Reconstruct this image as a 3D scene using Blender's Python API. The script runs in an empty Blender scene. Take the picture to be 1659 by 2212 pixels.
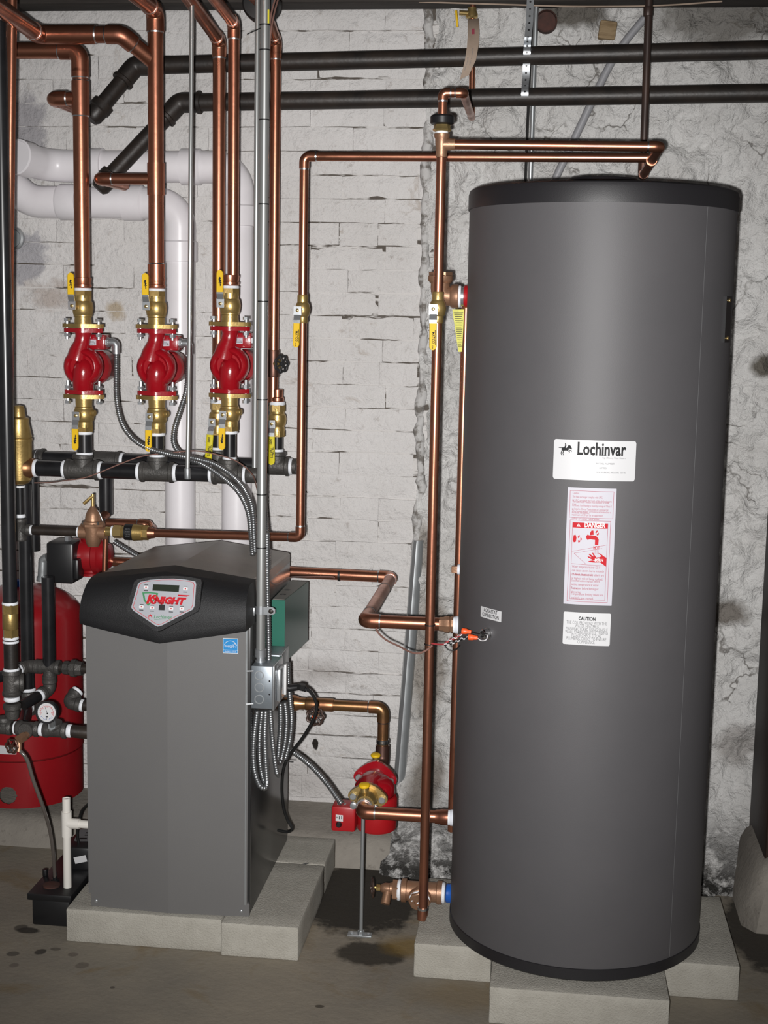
import bpy, bmesh, math, random
from mathutils import Vector as V, Matrix, noise
random.seed(7)
S = bpy.context.scene
C = S.collection
PI = math.pi
# ------------------------------------------------------------------ camera, light, exposure
W_, H_, F_ = 1659.0, 2212.0, 3014.92
CX, CY = W_ / 2, H_ / 2
CAMH, PITCH, ROLL, YAW = 1.5674, 0.1425, 0.0195, -0.1163
_cy, _sy = math.cos(YAW), math.sin(YAW)
FW = V((_sy * math.cos(PITCH), _cy * math.cos(PITCH), -math.sin(PITCH)))
_r = V((_cy, -_sy, 0)); _u = _r.cross(FW)
RT = math.cos(ROLL) * _r + math.sin(ROLL) * _u
UP = -math.sin(ROLL) * _r + math.cos(ROLL) * _u
EYE = V((0, 0, CAMH))
cam = bpy.data.cameras.new('camera'); camo = bpy.data.objects.new('camera', cam); C.objects.link(camo)
cam.sensor_fit = 'HORIZONTAL'; cam.sensor_width = 36; cam.lens = 36 * F_ / W_; cam.clip_start = .05
M = Matrix.Identity(4)
for i in range(3):
    M[i][0], M[i][1], M[i][2], M[i][3] = RT[i], UP[i], -FW[i], EYE[i]
camo.matrix_world = M
S.camera = camo
S.view_settings.view_transform = 'Standard'; S.view_settings.look = 'None'
S.view_settings.gamma = 1; S.view_settings.use_curve_mapping = False
S.view_settings.exposure = 0.0
wd = bpy.data.worlds.new('basement_air'); S.world = wd; wd.use_nodes = True
wd.node_tree.nodes['Background'].inputs[0].default_value = (.9, .88, .86, 1)
wd.node_tree.nodes['Background'].inputs[1].default_value = .12
# the camera's own flash, a hand's width below and left of the lens
fl = bpy.data.lights.new('camera_flash', 'SPOT'); fl.energy = 575; fl.color = (1, .985, .97)
fl.shadow_soft_size = .012; fl.spot_size = math.radians(66); fl.spot_blend = 1.0
flo = bpy.data.objects.new('camera_flash', fl); C.objects.link(flo)
FM = M.copy(); fp = EYE - RT * .038 - UP * .028
for i in range(3): FM[i][3] = fp[i]
flo.matrix_world = FM @ Matrix.Rotation(math.radians(2.6), 4, 'X')

# ------------------------------------------------------------------ photo measurements -> places in the room
def at(px, py, Y):
    d = FW + RT * ((px - CX) / F_) - UP * ((py - CY) / F_)
    return EYE + d * (Y / d.y)
def zof(X, Y, py):
    k = CY - py; d = V((X, Y, 0))
    return CAMH + (k * d.dot(FW) - F_ * d.dot(UP)) / (F_ * UP.z - k * FW.z)
def xof(Y, z, px):
    k = px - CX; d = V((0, Y, z - CAMH))
    return (k * d.dot(FW) - F_ * d.dot(RT)) / (F_ * RT.x - k * FW.x)

# ------------------------------------------------------------------ materials
MATS = {}
def nd(t, typ, **kw):
    n = t.nodes.new(typ)
    for k, v in kw.items():
        if k.startswith('i_'):
            n.inputs[k[2:].replace('_', ' ')].default_value = v
        else: setattr(n, k, v)
    return n
def ramp(t, src, a, b, ca=(0, 0, 0, 1), cb=(1, 1, 1, 1)):
    n = t.nodes.new('ShaderNodeValToRGB'); n.color_ramp.elements[0].position = a; n.color_ramp.elements[1].position = b
    n.color_ramp.elements[0].color = ca; n.color_ramp.elements[1].color = cb
    t.links.new(src, n.inputs[0]); return n.outputs[0]
def mixc(t, fac, a, b):
    n = t.nodes.new('ShaderNodeMix'); n.data_type = 'RGBA'
    for sock, v in ((n.inputs[0], fac), (n.inputs[6], a), (n.inputs[7], b)):
        if hasattr(v, 'is_linked') or isinstance(v, bpy.types.NodeSocket): t.links.new(v, sock)
        elif isinstance(v, (int, float)): sock.default_value = v
        else: sock.default_value = (*v[:3], 1)
    return n.outputs[2]
def mat(name, col, rough=.5, metal=0, col2=None, nscale=8, lo=.4, hi=.65, bump=0, bscale=60, coat=0, rvar=0, spec=.5, stretch=None, trans=0, alpha=1, emit=None):
    m = bpy.data.materials.new(name); m.use_nodes = True; t = m.node_tree; b = t.nodes['Principled BSDF']
    b.inputs['Base Color'].default_value = (*col, 1); b.inputs['Roughness'].default_value = rough; b.inputs['Metallic'].default_value = metal
    b.inputs['Specular IOR Level'].default_value = spec
    if coat: b.inputs['Coat Weight'].default_value = coat; b.inputs['Coat Roughness'].default_value = .12
    if trans: b.inputs['Transmission Weight'].default_value = trans
    if alpha < 1: b.inputs['Alpha'].default_value = alpha
    if emit: b.inputs['Emission Color'].default_value = (*emit, 1); b.inputs['Emission Strength'].default_value = 1
    tc = t.nodes.new('ShaderNodeTexCoord'); src = tc.outputs['Object']
    if stretch:
        mp = t.nodes.new('ShaderNodeMapping'); mp.inputs['Scale'].default_value = stretch; t.links.new(src, mp.inputs[0]); src = mp.outputs[0]
    if col2 or rvar:
        n = nd(t, 'ShaderNodeTexNoise', i_Scale=nscale, i_Detail=6.0, i_Roughness=.62); t.links.new(src, n.inputs['Vector'])
        if col2: t.links.new(mixc(t, ramp(t, n.outputs[0], lo, hi), col, col2), b.inputs['Base Color'])
        if rvar:
            mr = nd(t, 'ShaderNodeMapRange'); t.links.new(n.outputs[0], mr.inputs[0])
            mr.inputs[1].default_value = .3; mr.inputs[2].default_value = .7; mr.inputs[3].default_value = rough - rvar; mr.inputs[4].default_value = rough + rvar
            t.links.new(mr.outputs[0], b.inputs['Roughness'])
    if bump:
        n2 = nd(t, 'ShaderNodeTexNoise', i_Scale=bscale, i_Detail=5.0); t.links.new(src, n2.inputs['Vector'])
        bp = nd(t, 'ShaderNodeBump', i_Strength=bump, i_Distance=.004); t.links.new(n2.outputs[0], bp.inputs['Height']); t.links.new(bp.outputs[0], b.inputs['Normal'])
    MATS[name] = m; return m
mat('copper', (.55, .235, .145), .31, .93, (.24, .095, .062), 7, .36, .74, rvar=.10, bump=.06, bscale=40)
mat('copper_old', (.34, .19, .085), .34, .88, (.42, .18, .10), 11, .4, .7, rvar=.08)
mat('copper_dark', (.15, .075, .052), .42, .75, (.10, .055, .045), 9, .4, .7)
mat('brass', (.47, .33, .125), .36, .75, (.36, .245, .085), 20, .4, .7, bump=.08, bscale=200)
mat('brass_bright', (.66, .48, .20), .24, .85)
mat('bronze', (.36, .205, .125), .44, .6, (.29, .16, .10), 18, .35, .7, bump=.12, bscale=160)
mat('solder', (.68, .69, .70), .28, 1)
mat('tape', (.78, .80, .84), .55, bump=.3, bscale=300)
mat('steel_black', (.010, .010, .011), .28, 0, (.018, .018, .020), 14, coat=.2)
mat('steel_old', (.015, .013, .012), .45, .1, (.034, .025, .020), 12, .35, .7, bump=.15, bscale=70)
mat('iron', (.085, .080, .075), .48, .35, (.05, .048, .045), 26, .35, .7, bump=.3, bscale=220)
mat('iron_black', (.03, .03, .032), .42, .2, bump=.2, bscale=160)
mat('red_enamel', (.30, .004, .010), .24, 0, coat=.6, bump=.12, bscale=110)
mat('red_paint', (.27, .007, .011), .34, 0, (.24, .006, .010), 5, coat=.25)
mat('red_plastic', (.36, .008, .012), .38, 0)
mat('zinc', (.56, .58, .60), .30, .8, (.44, .46, .48), 30, .4, .7, rvar=.06)
mat('galv', (.46, .48, .49), .38, .75, (.37, .39, .40), 22, .4, .7, rvar=.08)
mat('chrome', (.80, .80, .80), .10, 1)
mat('emt', (.52, .53, .52), .30, .75, (.42, .43, .42), 5, .4, .7, stretch=(8, 8, .6))
mat('pvc', (.80, .775, .80), .34, 0, (.74, .71, .73), 5)
mat('pvc_small', (.74, .71, .66), .40, 0)
mat('jacket', (.073, .070, .074), .56, .0, (.080, .076, .080), 3, bump=.05, bscale=700)
mat('jacket_line', (.30, .30, .31), .4, .5)
mat('boiler_grey', (.122, .119, .118), .50, .0, (.128, .125, .123), 3, bump=.05, bscale=700)
mat('boiler_side', (.030, .030, .031), .26, .35, (.036, .036, .036), 3)
mat('lid_grey', (.30, .275, .25), .42, .2, (.25, .23, .212), 6, bump=.12, bscale=300)
mat('hood_black', (.011, .011, .012), .52, 0, spec=.32, bump=.25, bscale=600)
mat('cap_black', (.013, .012, .014), .48, 0, bump=.05, bscale=500)
mat('plastic_black', (.010, .010, .011), .38, 0)
mat('rubber', (.009, .009, .009), .5, 0)
mat('panel_silver', (.37, .38, .41), .42, .35)
mat('pipe_brown', (.045, .030, .026), .40, .3, (.07, .04, .03), 9)
mat('lcd', (.020, .026, .016), .22, 0)
mat('white_print', (.64, .64, .64), .45, 0, spec=.3)
mat('label_white', (.58, .58, .59), .38, 0, spec=.4)
mat('label_dull', (.50, .49, .54), .5, 0, spec=.3)
mat('ink_red', (.46, .006, .014), .55, 0, spec=.2)
mat('ink_pink', (.36, .07, .10), .6, 0, spec=.2)
mat('ink_black', (.012, .012, .013), .55, 0, spec=.2)
mat('ink_grey', (.16, .16, .165), .55, 0, spec=.2)
mat('ink_green', (.03, .20, .075), .45, 0)
mat('star_blue', (.02, .22, .52), .5, 0, spec=.3)
mat('yellow_vinyl', (.74, .46, .008), .55, 0, spec=.3)
mat('yellow_lemon', (.64, .55, .02), .55, 0, spec=.3)
mat('yellow_tag', (.58, .55, .03), .5, 0, (.44, .42, .03), 90)
mat('orange_nut', (.85, .10, .02), .4, 0)
mat('blue_ring', (.01, .09, .40), .35, 0)
mat('white_ring', (.72, .74, .80), .4, 0)
mat('green_box', (.012, .125, .085), .40, 0)
mat('green_dark', (.010, .060, .046), .30, 0)
mat('grey_top', (.16, .155, .14), .5, 0)
mat('cable_brown', (.20, .105, .085), .5, 0)
mat('wire_red', (.45, .05, .06), .5, 0)
mat('wire_white', (.75, .73, .74), .5, 0)
mat('flex', (.34, .35, .36), .36, .9)
mat('box_galv', (.30, .33, .36), .42, .75, (.24, .27, .30), 22, .4, .7)
mat('hose_clear', (.11, .095, .085), .12, 0, coat=.5)
mat('hose_grey', (.28, .28, .295), .45, 0)
mat('paper', (.38, .29, .225), .7, 0, (.33, .25, .19), 30)
mat('wood_old', (.28, .20, .11), .8, 0, (.18, .12, .06), 20, stretch=(1, 1, 6))
mat('concrete_block', (.44, .42, .37), .9, 0, (.36, .34, .295), 22, .3, .75, bump=.7, bscale=260)
mat('post_dark', (.022, .014, .011), .6, 0, (.040, .017, .010), 5, .4, .65, bump=.3)
mat('rust', (.07, .025, .018), .8, 0, (.035, .016, .012), 30)
mat('joist', (.030, .025, .022), .85, 0, (.050, .042, .036), 14, stretch=(.4, 4, 4), bump=.5)

def surface(name, build, rough=.85, bump=.5, bscale=60, bdist=.006, spec=.3):
    m = bpy.data.materials.new(name); m.use_nodes = True; t = m.node_tree; b = t.nodes['Principled BSDF']
    b.inputs['Roughness'].default_value = rough; b.inputs['Specular IOR Level'].default_value = spec
    tc = t.nodes.new('ShaderNodeTexCoord'); src = tc.outputs['Object']
    def nz(scale, detail=6, r=.6, dist=0, vec=None):
        n = nd(t, 'ShaderNodeTexNoise', i_Scale=scale, i_Detail=float(detail), i_Roughness=r, i_Distortion=dist); t.links.new(vec or src, n.inputs['Vector']); return n.outputs[0]
    def blob(c, rad, soft=.35, wob=.5, sc=9):
        # patch with a ragged outline of its own
        mp = nd(t, 'ShaderNodeMapping'); mp.vector_type = 'POINT'
        mp.inputs['Location'].default_value = [-c[i] / rad[i] for i in range(3)]; mp.inputs['Scale'].default_value = [1 / q for q in rad]
        t.links.new(src, mp.inputs[0])
        ln = nd(t, 'ShaderNodeVectorMath'); ln.operation = 'LENGTH'; t.links.new(mp.outputs[0], ln.inputs[0])
        a = nd(t, 'ShaderNodeMath'); a.operation = 'MULTIPLY_ADD'; t.links.new(nz(sc, 6, .65), a.inputs[0]); a.inputs[1].default_value = wob * 2; a.inputs[2].default_value = -wob
        s = nd(t, 'ShaderNodeMath'); s.operation = 'ADD'; t.links.new(ln.outputs['Value'], s.inputs[0]); t.links.new(a.outputs[0], s.inputs[1])
        return ramp(t, s.outputs[0], 1 - soft, 1.0, (1, 1, 1, 1), (0, 0, 0, 1))
    def mul(a, b_):
        n = nd(t, 'ShaderNodeMath'); n.operation = 'MULTIPLY'
        for s_, v in ((n.inputs[0], a), (n.inputs[1], b_)):
            if isinstance(v, (int, float)): s_.default_value = v
            else: t.links.new(v, s_)
        return n.outputs[0]
    def zed(a, b_, axis='Z'):
        sp = nd(t, 'ShaderNodeSeparateXYZ'); t.links.new(src, sp.inputs[0]); return ramp01(sp.outputs[axis], a, b_)
    def ramp01(s_, a, b_):
        n = nd(t, 'ShaderNodeMapRange'); n.inputs[1].default_value = a; n.inputs[2].default_value = b_; t.links.new(s_, n.inputs[0]); return n.outputs[0]
    r = build(t, src, nz, blob, mul, zed, b)
    t.links.new(r, b.inputs['Base Color'])
    n2 = nz(bscale, 7, .65); bp = nd(t, 'ShaderNodeBump', i_Strength=bump, i_Distance=bdist); t.links.new(n2, bp.inputs['Height']); t.links.new(bp.outputs[0], b.inputs['Normal'])
    MATS[name] = m

# ------------------------------------------------------------------ mesh helpers
ORG = {}
def org(o): return ORG.get(o.name, V((0, 0, 0))) if o else V((0, 0, 0))
def frame(ax, hint=None):
    ax = V(ax).normalized(); h = V(hint) if hint is not None else (V((0, 0, 1)) if abs(ax.z) < .9 else V((1, 0, 0)))
    x = h.cross(ax).normalized(); return x, ax.cross(x).normalized(), ax
class MB:
    def __init__(s): s.bm = bmesh.new()
    def quadrings(s, rings, close=True, cap=True):
        prev = None; first = None
        for ring in rings:
            vs = [s.bm.verts.new(p) for p in ring]; n = len(vs)
            if prev:
                for i in range(n if close else n - 1):
                    j = (i + 1) % n
                    try: s.bm.faces.new((prev[i], prev[j], vs[j], vs[i]))
                    except ValueError: pass
            else: first = vs
            prev = vs
        if cap and len(first) > 2:
            s.bm.faces.new(first[::-1]); s.bm.faces.new(prev)
        return s
    def lathe(s, o, ax, prof, seg=20, hint=None, cap=True, ph=0):
        o = V(o); x, y, a = frame(ax, hint)
        rings = [[o + a * h + (x * math.cos(ph + 2 * PI * i / seg) + y * math.sin(ph + 2 * PI * i / seg)) * max(r, 1e-5) for i in range(seg)] for h, r in prof]
        return s.quadrings(rings, True, cap)
    def cyl(s, p0, p1, r, r1=None, seg=16, ph=0):
        p0, p1 = V(p0), V(p1); d = p1 - p0
        return s.lathe(p0, d, [(0, r), (d.length, r if r1 is None else r1)], seg, ph=ph)
    def hexa(s, p0, p1, r): return s.cyl(p0, p1, r, seg=6, ph=PI / 6)
    def bevcyl(s, p0, p1, r, b=.15, seg=20):
        p0, p1 = V(p0), V(p1); d = p1 - p0; L = d.length; e = min(r * b, L / 2.2)
        return s.lathe(p0, d, [(0, r - e), (e * .3, r - e * .3), (e, r), (L - e, r), (L - e * .3, r - e * .3), (L, r - e)], seg)
    def box(s, c, d, rot=None, bev=0, seg=2):
        c = V(c); R = rot.to_3x3() if rot else Matrix.Identity(3)
        t = bmesh.new(); bmesh.ops.create_cube(t, size=1)
        for v in t.verts: v.co = V((v.co.x * d[0], v.co.y * d[1], v.co.z * d[2]))
        if bev: bmesh.ops.bevel(t, geom=t.edges[:] , offset=bev, segments=seg, affect='EDGES', profile=.5)
        mp = {v: s.bm.verts.new(c + R @ v.co) for v in t.verts}
        for f in t.faces: s.bm.faces.new([mp[v] for v in f.verts])
        t.free(); return s
    def lohi(s, a, b, bev=0): return s.box([(a[i] + b[i]) / 2 for i in range(3)], [abs(b[i] - a[i]) for i in range(3)], bev=bev)
    def sweep(s, pts, r, seg=12, cap=True, rad=None):
        pts = [V(p) for p in pts]; n = len(pts); rings = []
        t0 = (pts[1] - pts[0]).normalized(); x, y, _ = frame(t0)
        for i in range(n):
            t = (pts[min(i + 1, n - 1)] - pts[max(i - 1, 0)]).normalized()
            q = t0.rotation_difference(t); x = q @ x; y = q @ y; t0 = t
            rr = rad[i] if rad else r
            rings.append([pts[i] + (x * math.cos(2 * PI * k / seg) + y * math.sin(2 * PI * k / seg)) * rr for k in range(seg)])
        return s.quadrings(rings, True, cap)
    def prism(s, poly, o, ux, uy, n, h):
        o, ux, uy, n = V(o), V(ux), V(uy), V(n)
        return s.quadrings([[o + ux * a + uy * b for a, b in poly], [o + ux * a + uy * b + n * h for a, b in poly]])
    def flat(s, shapes, fn, h=0):
        for vs, fs in shapes:
            m = [s.bm.verts.new(fn(a, b, h)) for a, b in vs]
            for f in fs:
                try: s.bm.faces.new([m[i] for i in f])
                except ValueError: pass
        return s
    def build(s, name, m, parent=None, ang=35, normals=True):
        if normals: bmesh.ops.recalc_face_normals(s.bm, faces=s.bm.faces)
        o_ = org(parent)
        if o_.length: bmesh.ops.translate(s.bm, vec=-o_, verts=s.bm.verts)
        me = bpy.data.meshes.new(name); s.bm.to_mesh(me); s.bm.free()
        for p in me.polygons: p.use_smooth = True
        me.set_sharp_from_angle(angle=math.radians(ang))
        me.materials.append(MATS[m]); ob = bpy.data.objects.new(name, me); C.objects.link(ob)
        if parent: ob.parent = parent; ORG[ob.name] = o_
        return ob
def tag(o, label=None, cat=None, group=None, kind=None):
    for k, v in (('label', label), ('category', cat), ('group', group), ('kind', kind)):
        if v: o[k] = v
    return o
def thing(name, loc, label, cat, group=None):
    o = bpy.data.objects.new(name, None); C.objects.link(o); o.location = loc; o.empty_display_size = .05
    ORG[o.name] = V(loc); return tag(o, label, cat, group)
def struct(o): o['kind'] = 'structure'; return o
def relabel(o, label): o['label'] = label; return o
def copy_tree(root, off, label=None):
    r = root.copy(); C.objects.link(r); r.location = V(root.location) + V(off); ORG[r.name] = org(root) + V(off)
    if label: r['label'] = label
    def rec(a, b):
        for ch in list(a.children):
            c = ch.copy(); C.objects.link(c); c.parent = b; rec(ch, c)
    rec(root, r); return r
def fillet(pts, rad, n=8):
    pts = [V(p) for p in pts]; out = [pts[0]]
    for i in range(1, len(pts) - 1):
        a, b, c = pts[i - 1], pts[i], pts[i + 1]; d1 = (a - b).normalized(); d2 = (c - b).normalized()
        ang = d1.angle(d2); t = min(rad / math.tan(ang / 2), (a - b).length * .49, (c - b).length * .49); rr = t * math.tan(ang / 2)
        ctr = b + (d1 + d2).normalized() * (rr / math.sin(ang / 2)); p0 = b + d1 * t; v0 = p0 - ctr; v1 = b + d2 * t - ctr
        th = v0.angle(v1); axis = v0.cross(v1).normalized()
        for k in range(n + 1): out.append(ctr + Matrix.Rotation(th * k / n, 3, axis) @ v0)
    out.append(pts[-1]); return out
def spline(pts, step=.006):
    pts = [V(p) for p in pts]; P = [pts[0] * 2 - pts[1]] + pts + [pts[-1] * 2 - pts[-2]]; out = []
    for i in range(1, len(P) - 2):
        n = max(3, int((P[i + 1] - P[i]).length / step))
        for k in range(n):
            t = k / n; a, b, c, d = P[i - 1], P[i], P[i + 1], P[i + 2]
            out.append(.5 * ((2 * b) + (c - a) * t + (2 * a - 5 * b + 4 * c - d) * t * t + (3 * b - a - 3 * c + d) * t ** 3))
    out.append(pts[-1]); return out
def plumb(root, pts, r, m='copper', fm=None, er=1.5, sock=1.1, ring='solder', fit=1.13, seg=18, first=False, last=False):
    """straight pipes, elbow fittings and soldered joints along a path"""
    pts = [V(p) for p in pts]; fm = fm or m; cur = pts[0]; n = len(pts)
    for i in range(1, n):
        end = pts[i]
        if i < n - 1:
            d1 = (pts[i - 1] - end).normalized(); d2 = (pts[i + 1] - end).normalized(); ang = d1.angle(d2)
            t = er * r / math.tan(ang / 2) ; a = end + d1 * (t + sock * r); b = end + d2 * (t + sock * r)
            MB().cyl(cur, a + d1 * -.003, r, seg=seg).build('pipe', m, root)
            path = fillet([a, end, b], er * r, 8)
            rr = [r * fit] * len(path)
            e = MB().sweep(path, r * fit, seg, rad=rr).build('elbow', fm, root)
            if ring:
                for p, d in ((a, d1), (b, d2)): MB().cyl(p - d * .001, p + d * .0035, r * 1.09, r * 1.03, seg).build('solder_ring', ring, e)
            cur = b - d2 * .003
        else: MB().cyl(cur, end, r, seg=seg).build('pipe', m, root)
    return root
def socket(root, p, d, L, r, m='copper', ring='solder', name='coupling', fit=1.13):
    p, d = V(p), V(d).normalized()
    c = MB().cyl(p - d * L / 2, p + d * L / 2, r * fit, seg=18).build(name, m, root)
    if ring:
        for s_ in (-1, 1): MB().cyl(p + d * s_ * (L / 2 - .001), p + d * s_ * (L / 2 + .003), r * fit * .98, r * 1.03, 18).build('solder_ring', ring, c)
    return c
def irontee(root, p, ax, br, r, half=.032, bl=.034, m='iron', name='tee', both=True):
    p, ax = V(p), V(ax).normalized(); q = MB()
    q.lathe(p - ax * half, ax, [(0, r * 1.22), (.002, r * 1.30), (.010, r * 1.30), (.0125, r * 1.16), (2 * half - .0125, r * 1.16), (2 * half - .010, r * 1.30), (2 * half - .002, r * 1.30), (2 * half, r * 1.22)], 22)
    if br is not None:
        b = V(br).normalized(); q.lathe(p, b, [(0, r * 1.12), (bl - .012, r * 1.12), (bl - .010, r * 1.28), (bl - .002, r * 1.28), (bl, r * 1.2)], 22)
    return q.build(name, m, root)
def ironelbow(root, p, d1, d2, r, L=.034, m='iron', name='elbow'):
    p, d1, d2 = V(p), V(d1).normalized(), V(d2).normalized(); q = MB()
    q.sweep(fillet([p + d1 * L * .8, p, p + d2 * L * .8], r * 1.1, 7), r * 1.15, 18)
    for d in (d1, d2): q.lathe(p + d * (L - .013), d, [(0, r * 1.15), (.003, r * 1.30), (.011, r * 1.30), (.013, r * 1.2)], 18)
    return q.build(name, m, root)
def tape(root, p, d, r, L=.009):
    p, d = V(p), V(d).normalized(); return MB().lathe(p - d * L / 2, d, [(0, r * 1.06), (L * .3, r * 1.13), (L * .7, r * 1.12), (L, r * 1.05)], 18).build('thread_tape', 'tape', root)
def ribbed(pts, r, step=.0058, seg=12):
    p = spline(pts, step / 4); return MB().sweep(p, r, seg, rad=[r * (1.0, .97, .74, .93)[i % 4] for i in range(len(p))])
def handwheel(root, c, ax, R, m='iron_black', name='handwheel', lobes=7):
    c = V(c); x, y, a = frame(ax); q = MB(); n = lobes * 8
    path = [c + (x * math.cos(2 * PI * i / n) + y * math.sin(2 * PI * i / n)) * R * (1 + .09 * math.cos(lobes * 2 * PI * i / n)) for i in range(n + 1)]
    q.sweep(path, R * .15, 8)
    for i in range(lobes): 
        e = c + (x * math.cos(2 * PI * i / lobes) + y * math.sin(2 * PI * i / lobes)) * R; q.cyl(c + a * R * .12, e, R * .11, seg=8)
    q.bevcyl(c - a * R * .15, c + a * R * .32, R * .3, seg=14)
    return q.build(name, m, root)
# flat print
def rect(a0, b0, a1, b1, n=1):
    vs = []; fs = []
    for i in range(n + 1):
        u_ = a0 + (a1 - a0) * i / n; vs += [(u_, b0), (u_, b1)]
    for i in range(n): fs.append((2 * i, 2 * i + 2, 2 * i + 3, 2 * i + 1))
    return vs, fs
def rrect(a0, b0, a1, b1, r, n=12):
    vs = []; cols = [a0 + r * k / 3 for k in range(4)] + [a0 + r + (a1 - a0 - 2 * r) * k / n for k in range(1, n)] + [a1 - r + r * k / 3 for k in range(4)]
    for u_ in cols:
        e = max(0, a0 + r - u_, u_ - a1 + r); k = r - math.sqrt(max(0, r * r - e * e)); vs += [(u_, b0 + k), (u_, b1 - k)]
    return vs, [(2 * i, 2 * i + 2, 2 * i + 3, 2 * i + 1) for i in range(len(cols) - 1)]
def poly(*p): return list(p), [tuple(range(len(p)))]
def line(p0, p1, w, n=1):
    dx, dy = p1[0] - p0[0], p1[1] - p0[1]; L = math.hypot(dx, dy); nx, ny = -dy / L * w / 2, dx / L * w / 2
    vs = []
    for i in range(n + 1):
        t = i / n; vs += [(p0[0] + dx * t + nx, p0[1] + dy * t + ny), (p0[0] + dx * t - nx, p0[1] + dy * t - ny)]
    return vs, [(2 * i, 2 * i + 1, 2 * i + 3, 2 * i + 2) for i in range(n)]
def border(a0, b0, a1, b1, w, n=10): return [rect(a0, b0, a1, b0 + w, n), rect(a0, b1 - w, a1, b1, n), rect(a0, b0, a0 + w, b1), rect(a1 - w, b0, a1, b1)]
def disc(c, r, n=16, r2=None): return poly(*[(c[0] + r * math.cos(2 * PI * i / n), c[1] + (r2 or r) * math.sin(2 * PI * i / n)) for i in range(n)])
def text(s, size, pos=(0, 0), align='LEFT', bold=0, shear=0, wid=None, spacing=1):
    cu = bpy.data.curves.new('lettering', 'FONT'); cu.body = s; cu.size = size; cu.align_x = align; cu.offset = bold; cu.shear = shear; cu.resolution_u = 2; cu.space_character = spacing
    ob = bpy.data.objects.new('lettering', cu); C.objects.link(ob); dg = bpy.context.evaluated_depsgraph_get(); me = bpy.data.meshes.new_from_object(ob.evaluated_get(dg))
    vs = [(v.co.x, v.co.y) for v in me.vertices]; fs = [tuple(p.vertices) for p in me.polygons]
    bpy.data.objects.remove(ob); bpy.data.curves.remove(cu); bpy.data.meshes.remove(me)
    k = 1
    if wid and vs:
        x0 = min(v[0] for v in vs); x1 = max(v[0] for v in vs); k = wid / (x1 - x0)
    return [(pos[0] + a * k, pos[1] + b) for a, b in vs], fs
def planefn(o, ux, uy, n=None):
    o, ux, uy = V(o), V(ux).normalized(), V(uy).normalized(); n = V(n).normalized() if n is not None else ux.cross(uy)
    return lambda a, b, h: o + ux * a + uy * b + n * h
def decal(name, shapes, fn, m, parent, h): return MB().flat(shapes, fn, h).build(name, m, parent, normals=False)

# ================================================================== THE SETTING
WY = 4.05                                   # face of the brick wall
def b_brick(t, src, nz, blob, mul, zed, b):
    c = mixc(t, ramp(t, nz(3, 5), .35, .7), (.72, .70, .69), (.64, .62, .605))
    c = mixc(t, mul(ramp(t, nz(34, 8, .7), .60, .70), .55), c, (.33, .29, .26))
    c = mixc(t, mul(ramp(t, nz(7, 8, .75, 1.0), .60, .68), .5), c, (.36, .29, .23))
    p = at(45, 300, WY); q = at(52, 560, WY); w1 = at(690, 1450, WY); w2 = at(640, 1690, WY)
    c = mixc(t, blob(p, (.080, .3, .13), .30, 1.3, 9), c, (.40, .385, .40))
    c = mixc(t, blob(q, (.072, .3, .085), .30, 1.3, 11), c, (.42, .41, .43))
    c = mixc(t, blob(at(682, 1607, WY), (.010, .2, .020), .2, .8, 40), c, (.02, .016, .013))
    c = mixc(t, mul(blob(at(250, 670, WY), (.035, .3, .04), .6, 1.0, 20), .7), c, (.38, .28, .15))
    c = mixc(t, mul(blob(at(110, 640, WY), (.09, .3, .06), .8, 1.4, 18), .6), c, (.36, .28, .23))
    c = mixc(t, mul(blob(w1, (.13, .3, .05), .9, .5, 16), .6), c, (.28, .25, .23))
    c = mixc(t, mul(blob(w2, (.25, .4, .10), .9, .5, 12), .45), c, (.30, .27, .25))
    return c
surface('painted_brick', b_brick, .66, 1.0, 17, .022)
def b_mortar(t, src, nz, blob, mul, zed, b):
    mp = nd(t, 'ShaderNodeMapping'); mp.inputs['Scale'].default_value = (5, 5, 30); t.links.new(src, mp.inputs[0])
    return mixc(t, ramp(t, nz(1.6, 4, .6, 0, mp.outputs[0]), .49, .56), (.60, .58, .565), (.10, .085, .072))
surface('mortar', b_mortar, .8, .6, 60)
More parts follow.
